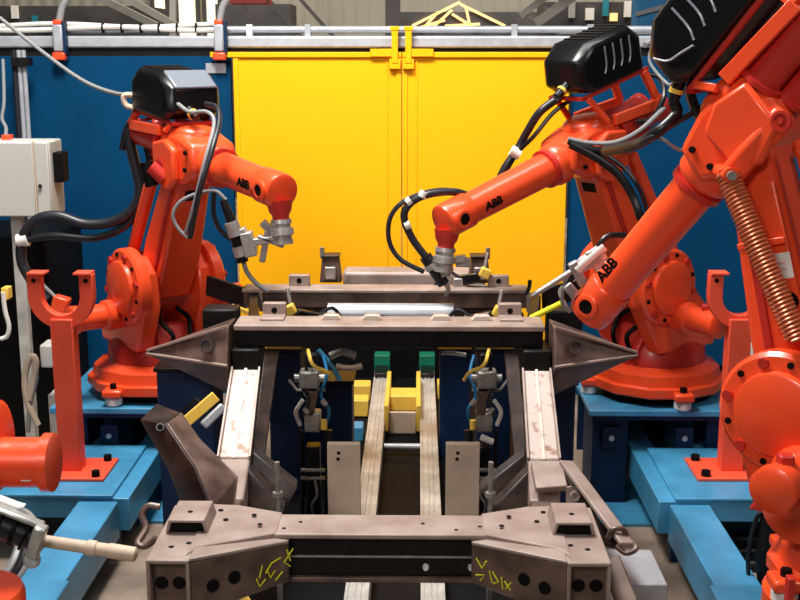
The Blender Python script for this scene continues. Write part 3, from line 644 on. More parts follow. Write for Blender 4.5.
# ============================================================ PLATFORMS
def platform(s_, lab):
    def X(v): return X0+s_*v
    t = thing('robot_platform', (X(1.7), 5.5, 0), lab, 'platform')
    ZT = 0.60
    part('robot_pedestal', G().b2(X(1.075), X(1.93), 6.2, 7.05, ZT-0.035, ZT), 'bluep', t, 0.006)
    part('pedestal_side', G().b2(X(1.10), X(1.91), 6.24, 7.02, ZT-0.07, ZT-0.035), 'navy', t, 0.004)
    lg = part('pedestal_column', G().b2(X(1.11), X(1.31), 6.3, 6.65, 0.02, ZT-0.07), 'navy', t, 0.006)
    part('pedestal_column', G().b2(X(1.75), X(1.88), 6.3, 6.65, 0.02, ZT-0.07), 'navy', t, 0.006)
    part('rear_panel', G().b2(X(1.12), X(1.88), 6.97, 7.0, 0.1, ZT-0.07), 'navy', t, 0.004)
    fp = part('foot_plate', G().b2(X(1.05), X(1.42), 6.0, 6.7, 0.0, 0.02), 'bluep', t, 0.004)
    part('anchor_bolt', G().cyl((X(1.12), 6.15, 0.02), (X(1.12), 6.15, 0.05), 0.018, seg=6), 'darksteel', fp)
    for x in (1.21, 1.62):
        b_ = part('bolt_plate', G().b2(X(x)-0.05, X(x)+0.05, 6.27, 6.285, 0.36, 0.48), 'navy', t, 0.003)
        part('bolt', G().cyl((X(x), 6.25, 0.42), (X(x), 6.275, 0.42), 0.016, seg=8), 'galv', b_)
    # longitudinal beams
    part('long_beam', G().b2(X(1.33), X(1.47), 5.51, 6.95, 0.17, 0.345), 'bluep', t, 0.006)
    part('long_beam', G().b2(X(1.66), X(1.78), 6.26, 6.95, 0.17, 0.345), 'bluep', t, 0.006)
    # stand table
    part('stand_table', G().b2(X(1.41), X(2.4), 5.50, 6.26, 0.348, 0.365), 'bluep', t, 0.004)
    part('table_skirt', G().b2(X(1.415), X(2.39), 5.505, 6.25, 0.24, 0.348), 'bluep', t, 0.004)
    part('long_beam', G().b2(X(1.38), X(1.58), 4.54, 5.495, 0.14, 0.335), 'bluep', t, 0.006)
    # front robot plinth
    part('front_plinth', G().b2(X(1.34), X(2.4), 3.55, 4.53, 0.28, 0.37), 'bluep', t, 0.006)
    for x, y in ((1.46, 5.6), (2.3, 5.6), (1.46, 3.7), (2.3, 3.7)):
        part('leg', G().b2(X(x)-0.05, X(x)+0.05, y-0.05, y+0.05, 0, 0.27), 'navy', t, 0.004)
    return t
platform(-1, 'blue steel platform carrying the left robots and left cradle post')
platform(1, 'blue steel platform carrying the right robots and right cradle post')

# ============================================================ CRADLE POSTS
def cradle(x, y, lab):
    z0 = 0.366
    t = thing('cradle_post', (x, y, z0), lab, 'post', 'orange cradle posts on the blue platforms')
    bp_ = part('base_plate', G().b2(x-0.205, x+0.205, y-0.16, y+0.16, z0, z0+0.016), 'stand', t, 0.003)
    for a, b in ((-1, -1), (1, -1), (1, 1), (-1, 1)):
        part('bolt', G().cyl((x+a*0.155, y+b*0.12, z0+0.016), (x+a*0.155, y+b*0.12, z0+0.046), 0.024, seg=6), 'ink', bp_)
    ztop = 1.20
    part('post', G().b2(x-0.057, x+0.057, y-0.05, y+0.05, z0+0.016, ztop), 'stand', t, 0.004)
    # U fork
    R1, R0, zc = 0.168, 0.098, ztop+0.115; zt = zc+0.115; n = 16
    out = [(x+R1*math.cos(PI+PI*k/n), zc+R1*math.sin(PI+PI*k/n)) for k in range(n+1)]
    inn = [(x+R0*math.cos(2*PI-PI*k/n), zc+R0*math.sin(2*PI-PI*k/n)) for k in range(n+1)]
    prof = [(x-R1, zt)] + out + [(x+R1, zt), (x+R0, zt)] + inn + [(x-R0, zt)]
    # build as quads strip
    g = G(); O = [(x-R1, zt)]+out+[(x+R1, zt)]; I = [(x-R0, zt)]+list(reversed(inn))+[(x+R0, zt)]
    ya, yb = y-0.03, y+0.03
    rows = [[g.bm.verts.new((p[0], yy, p[1])) for p in Q] for Q in (O, I) for yy in (ya, yb)]
    oa, ob, ia, ib = rows
    for k in range(len(O)-1):
        g.face([oa[k], oa[k+1], ia[k+1], ia[k]]); g.face([ob[k+1], ob[k], ib[k], ib[k+1]])
        g.face([oa[k+1], oa[k], ob[k], ob[k+1]]); g.face([ia[k], ia[k+1], ib[k+1], ib[k]])
    g.face([oa[0], ia[0], ib[0], ob[0]]); g.face([oa[-1], ob[-1], ib[-1], ia[-1]])
    fk = part('fork', g, 'stand', t, 0.003)
    for s_, o_ in ((-1, -0.02), (1, 0.02)):
        part('fork_tab', G().b2(x+s_*0.133-0.045-0.015*s_, x+s_*0.133+0.045-0.015*s_, y-0.045, y+0.045, zt, zt+0.012), 'stand', t, 0.002)
        part('hole', G().cyl((x+s_*0.133, ya-0.001, zt-0.03), (x+s_*0.133, ya+0.002, zt-0.03), 0.012, seg=12), 'ink', fk)
    return t
pL = az(73, 470, 0.37); pR = az(729.5, 470, 0.37)
cradle(pL.x, pL.y, 'orange post with a U-shaped fork on the left blue platform')
cradle(pR.x, pR.y, 'orange post with a U-shaped fork on the right blue platform')

# ============================================================ ROBOTS
def plane_pt(px, py, b, f):
    r = ray(px, py); n = (-f[1], f[0]); t = (n[0]*b[0]+n[1]*b[1])/(n[0]*r[0]+n[1]*r[1])
    p = Vector((r[0]*t, r[1]*t, EYE+r[2]*t)); return ((p.x-b[0])*f[0]+(p.y-b[1])*f[1], p.z)
def robot(lab, base, zb, alpha, side, Spx, Epx, Wpx, near, feeder_a=-0.19, feeder_n=0.42, fsize=(0.46, 0.30, 0.24), low=False,
          spring_px=None, base_r=0.40, SEW=None, wrist_drop=True, fstyle='ribbed', cheek=None, abb=(0.20, 0.0), abb_size=0.06):
    a = math.radians(alpha); f = Vector((side*math.sin(a), -math.cos(a), 0)); l = Vector((-f.y, f.x, 0))*near   # l = side of the arm seen by the camera
    Z = Vector((0, 0, 1)); B = Vector((base[0], base[1], zb))
    if SEW: (su, sw), (eu, ew), (wu, ww) = SEW
    else: (su, sw), (eu, ew), (wu, ww) = [plane_pt(*p, base, f) for p in (Spx, Epx, Wpx)]
    L = lambda u, v, w: Vector((base[0], base[1], 0))+f*u+l*v+Z*w
    t = thing('welding_robot', B, lab, 'robot')
    S = L(su, 0, sw); E = L(eu, 0, ew); W = L(wu, 0, ww)
    # ---- foot
    g = G(); z = zb
    g.lathe(L(0, 0, z+0.05), Z, [(0, base_r-0.01), (0.01, base_r), (0.055, base_r), (0.06, base_r-0.015), (0.062, base_r-0.03), (0.12, base_r-0.04), (0.13, base_r-0.055), (0.16, base_r-0.14), (0.17, base_r-0.15)], 12)
    foot = part('base_casting', g, 'orange', t, 0.0)
    for k in range(4):
        an = PI/4+k*PI/2+0.35; c = L(math.cos(an)*base_r*1.0, math.sin(an)*base_r*1.0, z)
        part('base_lug', G().box(c+Vector((0, 0, 0.075)), (0.11, 0.11, 0.045)), 'orange', foot, 0.012)
        part('levelling_foot', G().cyl(c, c+Z*0.052, 0.048, seg=20, bev=0.01), 'white', foot, label='white levelling foot')
        part('bolt', G().cyl(c+Z*0.097, c+Z*0.125, 0.02, seg=6), 'ink', foot)
    g = G(); g.cyl(L(0, 0, z), L(0, 0, z+0.05), base_r*0.8, seg=32); part('base_shadow_ring', g, 'ink', foot).name = 'base_gap_shade'  # black disc stands in for shade in the gap under the base
    # ---- turret
    hS = sw-z
    g = G().lathe(L(0, 0, z+0.17), Z, [(0, base_r*0.62), (0.03, base_r*0.70), (0.12, base_r*0.68), (0.20, base_r*0.52)], 36)
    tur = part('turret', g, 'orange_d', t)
    for s_ in (-1, 1):
        v0, v1 = (0.125*s_, 0.235*s_)
        pts = [(-0.22, z+0.29), (0.22, z+0.29), (su+0.18, sw-0.10), (su+0.15, sw+0.08), (su+0.05, sw+0.17), (su-0.10, sw+0.15), (su-0.19, sw+0.02), (-0.26, z+0.42)]
        pts = cheek or pts
        part('cheek', G().prism([L(u_, v0, w_) for u_, w_ in pts], l*(v1-v0)), 'orange', t, 0.015)
    R = 0.215
    for s_ in (-1, 1):
        c = L(su, 0.20*s_, sw); d = l*s_
        dk = part('shoulder_disc', G().lathe(c, d, [(0, R), (0.055, R), (0.07, R-0.015), (0.075, R*0.70), (0.095, R*0.68), (0.10, R*0.64), (0.10, 0)], 40), 'orange', t)
        bg = G()
        for k in range(12):
            an = 2*PI*k/12+0.2; cc = c+d*0.065+f*(math.cos(an)*R*0.84)+Z*(math.sin(an)*R*0.84)
            part('bolt', G().cyl(cc, cc+d*0.022, 0.019, seg=8), 'orange_d', dk) if k % 2 == 0 else part('bolt', G().cyl(cc, cc+d*0.014, 0.012, seg=8), 'ink', dk)
        # motor beyond the disc, low and to the rear
        c2 = L(su-0.10, 0.24*s_, sw-0.17)
        mo = part('shoulder_motor', G().lathe(c2, d, [(0, 0.085), (0.10, 0.085), (0.11, 0.068), (0.25, 0.068), (0.26, 0.078), (0.30, 0.078), (0.31, 0.06), (0.31, 0)], 28), 'orange', t)
        part('motor_connector', G().box(c2+d*0.2+Z*0.075, (0.05, 0.05, 0.04)), 'orange_d', mo, 0.008)
    # ribs and small castings on the turret front
    part('turret_front', G().prism([L(0.12, -0.11, z+0.26), L(0.30, -0.11, z+0.26), L(0.20, -0.11, z+0.42), L(0.12, -0.11, z+0.42)], l*0.22), 'orange_d', t, 0.012)
    part('turret_rear', G().prism([L(-0.12, -0.11, z+0.26), L(-0.30, -0.11, z+0.26), L(-0.28, -0.11, z+0.44), L(-0.12, -0.11, z+0.44)], l*0.22), 'orange_d', t, 0.012)
    for v in (-0.06, 0.05): part('turret_pipe', G().tube([L(0.28, v, z+0.30), L(0.30, v, z+0.38), L(0.22, v*1.6, z+0.45), L(0.15, v, z+0.50)], 0.014, 8), 'ink', tur)
    part('swing_motor', G().lathe(L(-0.02, 0, z+0.15), Z, [(0, 0.08), (0.2, 0.08), (0.21, 0.06), (0.30, 0.06)], 24), 'orange_d', t)
    # ---- lower arm
    d = (E-S).normalized(); q = f*d.z-Z*d.dot(f)     # in-plane normal
    g = G(); hw0, hw1 = 0.12, 0.10; t0, t1 = 0.115, 0.085
    pr = [(-0.06, t0*0.8), (0.10, t0), (0.22, t0*1.05), ((E-S).length-0.16, t1), ((E-S).length, t1*1.1), ((E-S).length+0.05, t1*0.7)]
    secs = []
    for (s_, tt) in pr:
        fr = s_/(E-S).length; hw = hw0+(hw1-hw0)*fr
        secs.append([S+d*s_+q*(i*tt)+l*(j*hw) for i, j in ((-1, -1), (1, -1), (1, 1), (-1, 1))])
    la = loft(secs, 'lower_arm', 'orange', t, 0.018)
    LL = (E-S).length
    for s_ in (-1, 1):
        part('arm_flange', G().beam(S+d*0.06+l*(s_*(hw0+0.004))+q*0.05, E-d*0.06+l*(s_*(hw1+0.004))+q*0.04, 0.012, 0.03, q), 'orange_d', la, 0.003)
        part('elbow_hub', G().lathe(E+l*(s_*0.09), l*s_, [(0, 0.10), (0.04, 0.10), (0.05, 0.085), (0.05, 0.04), (0.045, 0.038), (0.045, 0)], 28), 'orange', la)
    part('arm_recess', G().prism([S+d*(LL*0.52)+q*(0.0925)+l*-0.055, S+d*(LL*0.80)+q*0.084+l*-0.05, S+d*(LL*0.80)+q*0.084+l*0.05, S+d*(LL*0.52)+q*0.0925+l*0.055], q*0.004), 'ink', la)
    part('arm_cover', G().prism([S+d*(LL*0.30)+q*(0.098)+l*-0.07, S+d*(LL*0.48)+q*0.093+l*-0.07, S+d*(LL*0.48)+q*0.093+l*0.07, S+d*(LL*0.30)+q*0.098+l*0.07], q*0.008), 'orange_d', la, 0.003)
    # ---- parallel rod(s) behind
    rS = L(su-0.23, 0, sw+0.10); rE = E-q*0.0+L(eu-0.22, 0, ew-0.05)-L(eu, 0, ew)
    for v, r_ in ((0.10, 0.036), (-0.07, 0.028)):
        part('parallel_rod', G().cyl(rS+l*v, rE+l*v, r_, seg=20), 'orange' if v > 0 else 'orange_d', t)
    cr = part('crank', G().prism([L(su-0.30, -0.13, sw+0.14), L(su-0.17, -0.13, sw+0.16), L(su+0.02, -0.13, sw+0.02), L(su-0.05, -0.13, sw-0.08)], l*0.26), 'orange_d', t, 0.015)
    # ---- forearm
    A = (W-E).normalized(); N = f*(-A.z)+Z*A.dot(f)
    if N.z < 0: N = -N
    AL = (W-E).length
    FQ = lambda x, v, n: E+A*x+l*v+N*n
    hs = part('elbow_housing', G().prism([FQ(x, -0.135, n) for x, n in ((-0.13, -0.09), (-0.14, 0.09), (-0.09, 0.125), (0.08, 0.135), (0.22, 0.105), (0.26, -0.03), (0.16, -0.11), (0.05, -0.145), (-0.06, -0.14))], l*0.27), 'orange', t, 0.028)
    part('housing_boss', G().prism([FQ(x, 0.13, n) for x, n in ((-0.10, -0.13), (-0.13, 0.06), (0.0, 0.10), (0.10, 0.06), (0.12, -0.10), (0.05, -0.17))], l*0.045), 'orange', hs, 0.015)
    part('housing_boss', G().prism([FQ(x, -0.175, n) for x, n in ((-0.10, -0.13), (-0.13, 0.06), (0.0, 0.10), (0.10, 0.06), (0.12, -0.10), (0.05, -0.17))], l*0.045), 'orange', hs, 0.015)
    part('housing_dome', G().lathe(FQ(0.0, 0, 0.10), N, [(0, 0.125), (0.04, 0.12), (0.06, 0.10), (0.07, 0.06), (0.073, 0)], 28), 'orange', hs)
    for x, v, n in ((0.18, 0.137, 0.06), (0.18, 0.137, -0.03), (-0.09, 0.137, 0.06)):
        part('bolt', G().cyl(FQ(x, v, n), FQ(x, v+0.012, n), 0.012, seg=8), 'ink', hs)
    fa = part('forearm', G().lathe(E+A*0.22, A, [(0, 0.112), (0.05, 0.112), (0.065, 0.104), (0.085, 0.086), (AL*0.5, 0.082), (AL-0.30, 0.080), (AL-0.22, 0.088), (AL-0.215, 0.088)], 32), 'orange', t)
    part('collar', G().lathe(E+A*(0.30), A, [(0, 0.085), (0.004, 0.103), (0.028, 0.103), (0.032, 0.085)], 32), 'orange_d', fa)
    # wrist shell
    ws = part('wrist_shell', G().lathe(W-A*0.10, A, [(0, 0.084), (0.01, 0.09), (0.15, 0.09), (0.165, 0.085), (0.172, 0.07), (0.172, 0)], 32), 'orange', t)
    part('wrist_ring', G().lathe(W+l*0.078, l, [(0, 0.050), (0.018, 0.050), (0.022, 0.044), (0.022, 0.030), (0.012, 0.030), (0.012, 0)], 24), 'orange', ws)
    part('wrist_cap', G().lathe(W+l*0.09, l, [(0, 0.029), (0.006, 0.029), (0.006, 0)], 20), 'ink', ws, label='black round cap')
    part('wrist_ring', G().lathe(W-l*0.078, -l, [(0, 0.050), (0.018, 0.050), (0.022, 0.044), (0.022, 0)], 24), 'orange', ws)
    D = -Z*0.96+A*0.12; D.normalize()
    nk = W+A*0.03
    if wrist_drop:
        part('wrist_neck', G().lathe(nk+D*0.05, D, [(0, 0.065), (0.05, 0.055), (0.07, 0.042), (0.10, 0.040)], 24), 'orange_d', ws)
        fl = part('tool_flange', G().lathe(nk+D*0.14, D, [(0, 0.05), (0.02, 0.052), (0.022, 0.044), (0.04, 0.044), (0.042, 0.056), (0.075, 0.058), (0.078, 0.045), (0.095, 0.045), (0.097, 0.05), (0.12, 0.05)], 28), 'alu', t)
    # ---- motors behind the elbow
    for v, n, r_, ln in ((-0.075, 0.045, 0.066, 0.34), (0.075, 0.045, 0.066, 0.34), (0.0, -0.05, 0.055, 0.24)):
        c = FQ(-0.13, v, n)
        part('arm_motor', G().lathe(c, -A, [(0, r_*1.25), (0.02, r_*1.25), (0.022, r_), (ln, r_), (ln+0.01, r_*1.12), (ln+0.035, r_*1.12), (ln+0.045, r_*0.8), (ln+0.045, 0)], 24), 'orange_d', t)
    # ---- feeder on its frame
    fx, fn = feeder_a, feeder_n; sx, sv, sn = fsize
    fr_ = thing_frame = part('feeder_frame', G().beam(FQ(fx-sx/2-0.02, 0.12, fn-sn/2-0.015), FQ(fx+sx/2, 0.12, fn-sn/2-0.015), 0.02, 0.02, N).beam(FQ(fx-sx/2-0.02, -0.12, fn-sn/2-0.015), FQ(fx+sx/2, -0.12, fn-sn/2-0.015), 0.02, 0.02, N).beam(FQ(fx+sx/2-0.01, -0.13, fn-sn/2-0.015), FQ(fx+sx/2-0.01, 0.13, fn-sn/2-0.015), 0.02, 0.02, N), 'orange_d', t, 0.003)
    for v in (-0.145, 0.145):
        part('frame_bar', G().beam(FQ(fx-sx/2+0.02, v*0.85, fn-sn/2-0.02), FQ(-0.42, v, 0.10), 0.03, 0.04, A), 'orange', fr_, 0.004)
        part('frame_bar', G().beam(FQ(-0.42, v, 0.10), FQ(-0.08, v, 0.13), 0.03, 0.055, N), 'orange', fr_, 0.004)
        part('frame_bar', G().beam(FQ(fx+sx/2-0.04, v*0.85, fn-sn/2-0.02), FQ(-0.04, v, 0.13), 0.022, 0.03, A), 'orange', fr_, 0.004)
    h = sn/2; P = [(-sx/2, -h), (-sx/2-0.01, h*0.35), (-sx/2+0.07, h), (sx/2-0.10, h), (sx/2+0.0, h*0.45), (sx/2+0.02, -h*0.55), (sx/2-0.04, -h)]
    g = G(); secs = []
    for v, k in ((-sv/2, 0.80), (-sv/2+0.035, 0.97), (-sv/2+0.06, 1.0), (sv/2-0.06, 1.0), (sv/2-0.035, 0.97), (sv/2, 0.80)):
        secs.append([FQ(fx+x*k, v, fn+(n*k if n > 0 else n*(0.9+0.1*k))) for x, n in P])
    fb = loft(secs, 'wire_feeder', 'black', t, 0.012)
    # ribs on the seen side
    for k in range(4 if fstyle == 'ribbed' else 0):
        x = fx-sx*0.28+k*0.06
        part('cover_rib', G().tube([FQ(x, sv/2+0.002, fn+h*0.62), FQ(x+0.01, sv/2+0.003, fn-h*0.1), FQ(x+0.03, sv/2+0.002, fn-h*0.45)], 0.005, 6), 'greylid', fb)
    for k in range(6):
        x = fx-sx*0.32+k*0.045
        part('cover_rib', G().beam(FQ(x, -sv*0.34, fn+h+0.001), FQ(x, sv*0.34, fn+h+0.001), 0.012, 0.006, N), 'black', fb)
    if fstyle == 'lidded':
        part('cover_lid', G().prism([FQ(fx+sx*0.20, -sv*0.38, fn+h*1.02), FQ(fx+sx*0.20, sv*0.38, fn+h*1.02), FQ(fx+sx*0.50, sv*0.38, fn+h*0.40), FQ(fx+sx*0.50, -sv*0.38, fn+h*0.40)], A*0.014+N*0.014), 'greylid', fb, 0.01, label='smoke grey lid')
    part('feeder_nozzle', G().cyl(FQ(fx+sx/2-0.01, 0.04, fn-h*0.45), FQ(fx+sx/2+0.09, 0.04, fn-h*0.75), 0.026, 0.02, seg=16), 'rubber', fb)
    part('feeder_ring', G().cyl(FQ(fx+sx/2+0.04, 0.04, fn-h*0.6), FQ(fx+sx/2+0.055, 0.04, fn-h*0.645), 0.029, seg=16), 'yel2', fb, label='yellow ring')
    # ---- lettering
    up = N
    xd = A if (A.cross(N)).dot(l) > 0 else -A
    mid = E+A*(AL-0.27)+l*0.0845
    lettering('lettering', 'ABB', E+A*(AL-abb[0])+N*abb[1]+l*(0.088 if abb[1] == 0 else 0.078), xd, N, abb_size, 'ink', fa, label='black brand letters')
    noz = FQ(fx+sx/2+0.085, 0.04, fn-h*0.74)
    return dict(noz=noz, t=t, S=S, E=E, W=W, A=A, N=N, l=l, f=f, Z=Z, L=L, FQ=FQ, fa=fa, D=D, nk=nk, d=d, q=q, AL=AL, LL=LL, la=la, su=su, sw=sw)

def wp(Y): return lambda x, y, dy=0: at(x, y, Y+dy)
ZB = 0.60
bLR = at(158, 380, 6.62); bRR = at(655, 380, 6.62)
# ---------- far left robot
r1 = robot('orange welding robot on the left pedestal, its arm reaching right with a grey-lidded feeder box', (bLR.x, 6.62), ZB, 40, 1, (166, 281), (192, 156), (275, 189), -1,
           abb=(0.15, 0.0), feeder_a=-0.20, feeder_n=0.31, fsize=(0.44, 0.33, 0.235), fstyle='lidded')
T = r1['t']; Yw = r1['W'].y; q = wp(Yw)
gun = part('gun_bracket', G().beam(q(280, 238), q(246, 243), 0.05, 0.035, (0, 0, 1)).beam(q(268, 230), q(262, 262), 0.03, 0.03).beam(q(262, 222), q(285, 243), 0.03, 0.04).beam(q(242, 228), q(256, 250), 0.06, 0.03).beam(q(246, 232), q(252, 256), 0.07, 0.06).beam(q(258, 236), q(284, 246), 0.05, 0.02), 'alu', T, 0.006)
part('welding_torch', G().cyl(q(223, 200), q(234, 228), 0.018, 0.026, seg=16).cyl(q(234, 228), q(243, 262), 0.032, 0.028, seg=18), 'darksteel', T)
part('torch_sleeve', G().cyl(q(231, 222, -.01), q(236, 236, -.01), 0.036, seg=18).cyl(q(239, 246), q(242, 256), 0.036, seg=18), 'alu', gun)
part('torch_neck', G().tube([q(243, 260), q(247, 272), q(256, 283), q(268, 291)], 0.012, 8), 'cableg', T)
part('hose', G().tube([q(206, 104, .35), q(217, 108, .25), q(219, 122, .15), q(212, 150, 0), q(200, 190, -.05), q(190, 238, 0)], 0.014, 10), 'hosegrey', T, label='dark hose running down from the feeder')
part('hose', G().tube([q(178, 104, .3), q(190, 112, .2), q(207, 112, .15), q(214, 124, .1), q(205, 160, -.03), q(194, 205, -.04), q(186, 232, 0)], 0.010, 8), 'cableg', T, label='pale grey cable looping over the arm')
part('hose', G().tube([q(188, 238), q(178, 228), q(173, 215), q(180, 202), q(196, 194), q(215, 191), q(226, 200)], 0.009, 8), 'cableg', T, label='thin pale cable loop')
part('hose', G().tube([q(214, 192), q(214, 215), q(222, 232), q(236, 242)], 0.012, 8), 'rubber', T)
Yb = 6.5; q = wp(Yb)
part('hose', G().tube([q(128, 128), q(131, 148), q(137, 172), q(140, 192), q(132, 210), q(112, 222), q(85, 224), q(58, 216), q(36, 220), q(23, 238), q(22, 262), q(34, 284), q(46, 300)], 0.030, 12), 'hosegrey', T, label='thick dark grey hose sweeping left')
part('hose', G().tube([q(140, 128), q(148, 150), q(150, 172), q(140, 205), q(125, 226), q(95, 238), q(55, 236), q(22, 240)], 0.022, 10), 'rubber', T)
part('hose', G().tube([q(122, 150), q(127, 128), q(136, 120)], 0.018, 10), 'rubber', T)
part('cable_tie', G().cyl(q(18, 241), q(28, 239), 0.04, seg=14), 'white', T)
part('hose_connector', G().box(q(61, 304, 0), (0.09, 0.08, 0.09), Matrix.Rotation(0.3, 3, 'Y')), 'orange', T, 0.01)
part('connector_cable', G().tube([q(40, 282), q(50, 292), q(59, 300)], 0.011, 8), 'cableg', T)
for k, (p_, w_) in enumerate((((128, 120), (150, 130)), ((150, 122), (160, 150)), ((138, 122), (152, 118)))):
    part('hose_bracket', G().beam(q(*p_), q(*w_), 0.025, 0.02), 'orange_d', T)
for k, (a_, b_, r_) in enumerate((((146, 162), (152, 186), .035), ((152, 166), (166, 178), .05), ((160, 158), (168, 170), .035))):
    part('elbow_fitting', G().cyl(q(*a_, -.35), q(*b_, -.35), r_, seg=12), 'orange_d' if k else 'ink', T)
part('feeder_cable', G().tube([q(0, 18, .6), q(40, 50, .5), q(80, 79, .3), q(110, 92, .1), q(134, 96, -.1)], 0.012, 8), 'cableg', T, label='thin grey cable dropping from the upper left')
part('feeder_elbow', G().tube([q(134, 95, -.1), q(124, 96, -.1), q(126, 105, -.1), q(134, 108, -.1)], 0.016, 8), 'beige', T)

# ---------- far right robot
r2 = robot('orange welding robot on the right pedestal, its arm reaching left towards the yellow door', (bRR.x, 6.62), ZB, 54, -1, (634, 280), (589, 147), (453, 217), 1,
           feeder_a=-0.15, feeder_n=0.44, fsize=(0.48, 0.30, 0.25))
T = r2['t']; q = wp(r2['W'].y)
gun = part('gun_bracket', G().beam(q(466, 258), q(434, 262), 0.06, 0.035).beam(q(440, 250), q(446, 276), 0.06, 0.05).beam(q(456, 262), q(470, 262), 0.02, 0.05), 'alu', T, 0.006)
part('welding_torch', G().cyl(q(425, 256), q(444, 284), 0.032, 0.03, seg=18), 'rubber', T)
part('torch_neck', G().tube([q(442, 280), q(448, 288), q(446, 296)], 0.012, 8), 'steel', T)
part('torch_sleeve', G().cyl(q(430, 264, -.01), q(433, 268, -.01), 0.036, seg=18), 'alu', gun)
part('hose', G().tube([q(474, 198, .1), q(455, 192, .05), q(430, 194, 0), q(412, 202, 0), q(404, 216, 0), q(412, 238, 0), q(428, 260, 0)], 0.019, 10), 'hosegrey', T, label='thick dark hose arching to the torch')
part('hose', G().tube([q(470, 194, .1), q(440, 190, .05), q(408, 199, 0), q(391, 216, 0), q(389, 240, 0), q(400, 259, 0), q(424, 272, 0)], 0.012, 8), 'hosegrey', T, label='thin dark hose arching to the torch')
for a_, b_ in (((407, 203), (411, 200)), ((405, 226), (410, 224)), ((422, 197), (425, 192))): part('cable_tie', G().cyl(q(*a_), q(*b_), 0.025, seg=12), 'white', T)
q = wp(6.2)
part('hose', G().tube([r2['noz'], q(558, 98, 0), q(540, 112, 0), q(527, 132, .05), q(516, 152, .1), q(506, 166, .1), q(498, 182, .1)], 0.022, 10), 'hosegrey', T)
part('hose', G().tube([q(570, 100, 0), q(552, 114, 0), q(534, 136, 0), q(518, 152, .05), q(508, 168, .1), q(500, 182, .1)], 0.012, 8), 'rubber', T)
part('cable_tie', G().cyl(q(511, 150, .05), q(520, 155, .05), 0.03, seg=12), 'white', T)
q = wp(5.95)
part('hose', G().tube([q(568, 141), q(586, 148), q(612, 151), q(636, 146), q(655, 128, .2)], 0.018, 10), 'rubber', T)
part('hose', G().tube([q(568, 139), q(590, 143), q(616, 142), q(640, 130, .1), q(664, 108, .3)], 0.012, 8), 'cableg', T, label='pale grey cable crossing the elbow')
part('hose', G().tube([q(570, 144), q(592, 155), q(616, 172), q(632, 195), q(642, 222), q(650, 250, .3)], 0.022, 10), 'rubber', T)
part('hose', G().tube([q(574, 142), q(600, 152), q(624, 168), q(640, 190), q(648, 215, .2)], 0.012, 8), 'hosegrey', T)
part('hose', G().tube([q(645, 74, .4), q(660, 78, .4), q(664, 96, .3), q(652, 118, .3), q(636, 122, .3)], 0.014, 8), 'rubber', T)
part('feeder_cable', G().tube([q(645, 45, .5), q(662, 36, .6), q(690, 22, .8), q(720, 5, 1.0)], 0.016, 8), 'cableg', T, label='pale cable leaving the feeder to the right')

# ---------- near right robot
bRF = at(838, 540, 3.95)
r3 = robot('near orange welding robot at the right edge with a coil spring along its arm', (bRF.x, 3.95), 0.64, 128, -1, (806, 396), (753, 120), (598, 303), 1,
           wrist_drop=False, feeder_a=-0.19, feeder_n=0.36, fsize=(0.48, 0.32, 0.26), base_r=0.24, abb=(0.17, 0.035),
           cheek=[(0.0, 1.0), (0.24, 1.0), (0.30, 1.18), (0.27, 1.42), (0.18, 1.50), (0.05, 1.50), (-0.03, 1.40), (-0.07, 1.15)])
T = r3['t']; L = r3['L']; l = r3['l']
# coil spring with rod
a_ = at(727, 174, r3['E'].y-0.17); b_ = at(797, 340, r3['S'].y-0.24); dd = (b_-a_); n1 = dd.normalized().orthogonal().normalized(); n2 = dd.normalized().cross(n1)
turns = 42; rs = 0.036
sp = [a_+dd*(k/(turns*12))+(n1*math.cos(2*PI*k/12)+n2*math.sin(2*PI*k/12))*rs for k in range(turns*12+1)]
part('balance_spring', G().tube(sp, 0.0065, 5, smooth=False), 'spring', T, label='orange coil spring')
part('spring_rod', G().cyl(a_-dd*0.03, b_, 0.024, seg=14), 'orange_d', T)
part('spring_pivot', G().cyl(a_+Vector((0, -0.05, 0)), a_+Vector((0, 0.16, 0)), 0.026, seg=16), 'orange', T)
part('pivot_bolt', G().cyl(a_+Vector((0, -0.07, 0)), a_+Vector((0, -0.05, 0)), 0.016, seg=12), 'steel', T)
S_, d_, q_, LLn = r3['S'], r3['d'], r3['q'], r3['LL']
AQ = lambda tt, n, v=0.125: S_+d_*(LLn*tt)+q_*n+l*v
part('arm_side_cover', G().prism([AQ(0.25, -0.105), AQ(0.25, 0.0), AQ(0.78, 0.0), AQ(0.78, -0.085)], l*0.012), 'orange', T, 0.006)
part('arm_cross_rib', G().prism([AQ(0.56, -0.09), AQ(0.56, 0.08), AQ(0.585, 0.08), AQ(0.585, -0.09)], l*0.03), 'orange', T, 0.005)
part('access_hole', G().cyl(AQ(0.36, -0.06, 0.137), AQ(0.36, -0.06, 0.1385), 0.035, seg=20), 'ink', T)
lb = part('rating_label', G().prism([AQ(0.44, -0.095, 0.1372), AQ(0.44, -0.02, 0.1372), AQ(0.53, -0.02, 0.1372), AQ(0.53, -0.095, 0.1372)], l*0.002), 'label', T, label='white rating label')
for k in range(2): part('label_line', G().beam(AQ(0.475+0.02*k, -0.075, 0.140), AQ(0.475+0.02*k, -0.05, 0.140), 0.003, 0.002), 'crane', lb)
q = wp(3.95)
part('lobe_casting', G().lathe(at(812, 497, 3.85), l, [(0, 0.125), (0.14, 0.125), (0.155, 0.10), (0.16, 0.055), (0.175, 0.05), (0.18, 0.035), (0.18, 0)], 32), 'orange', T)
part('pedestal_drum', G().lathe((bRF.x, 3.95, 0.37), (0, 0, 1), [(0, 0.27), (0.02, 0.27), (0.03, 0.25), (0.25, 0.25), (0.27, 0.23)], 32), 'orange', T)
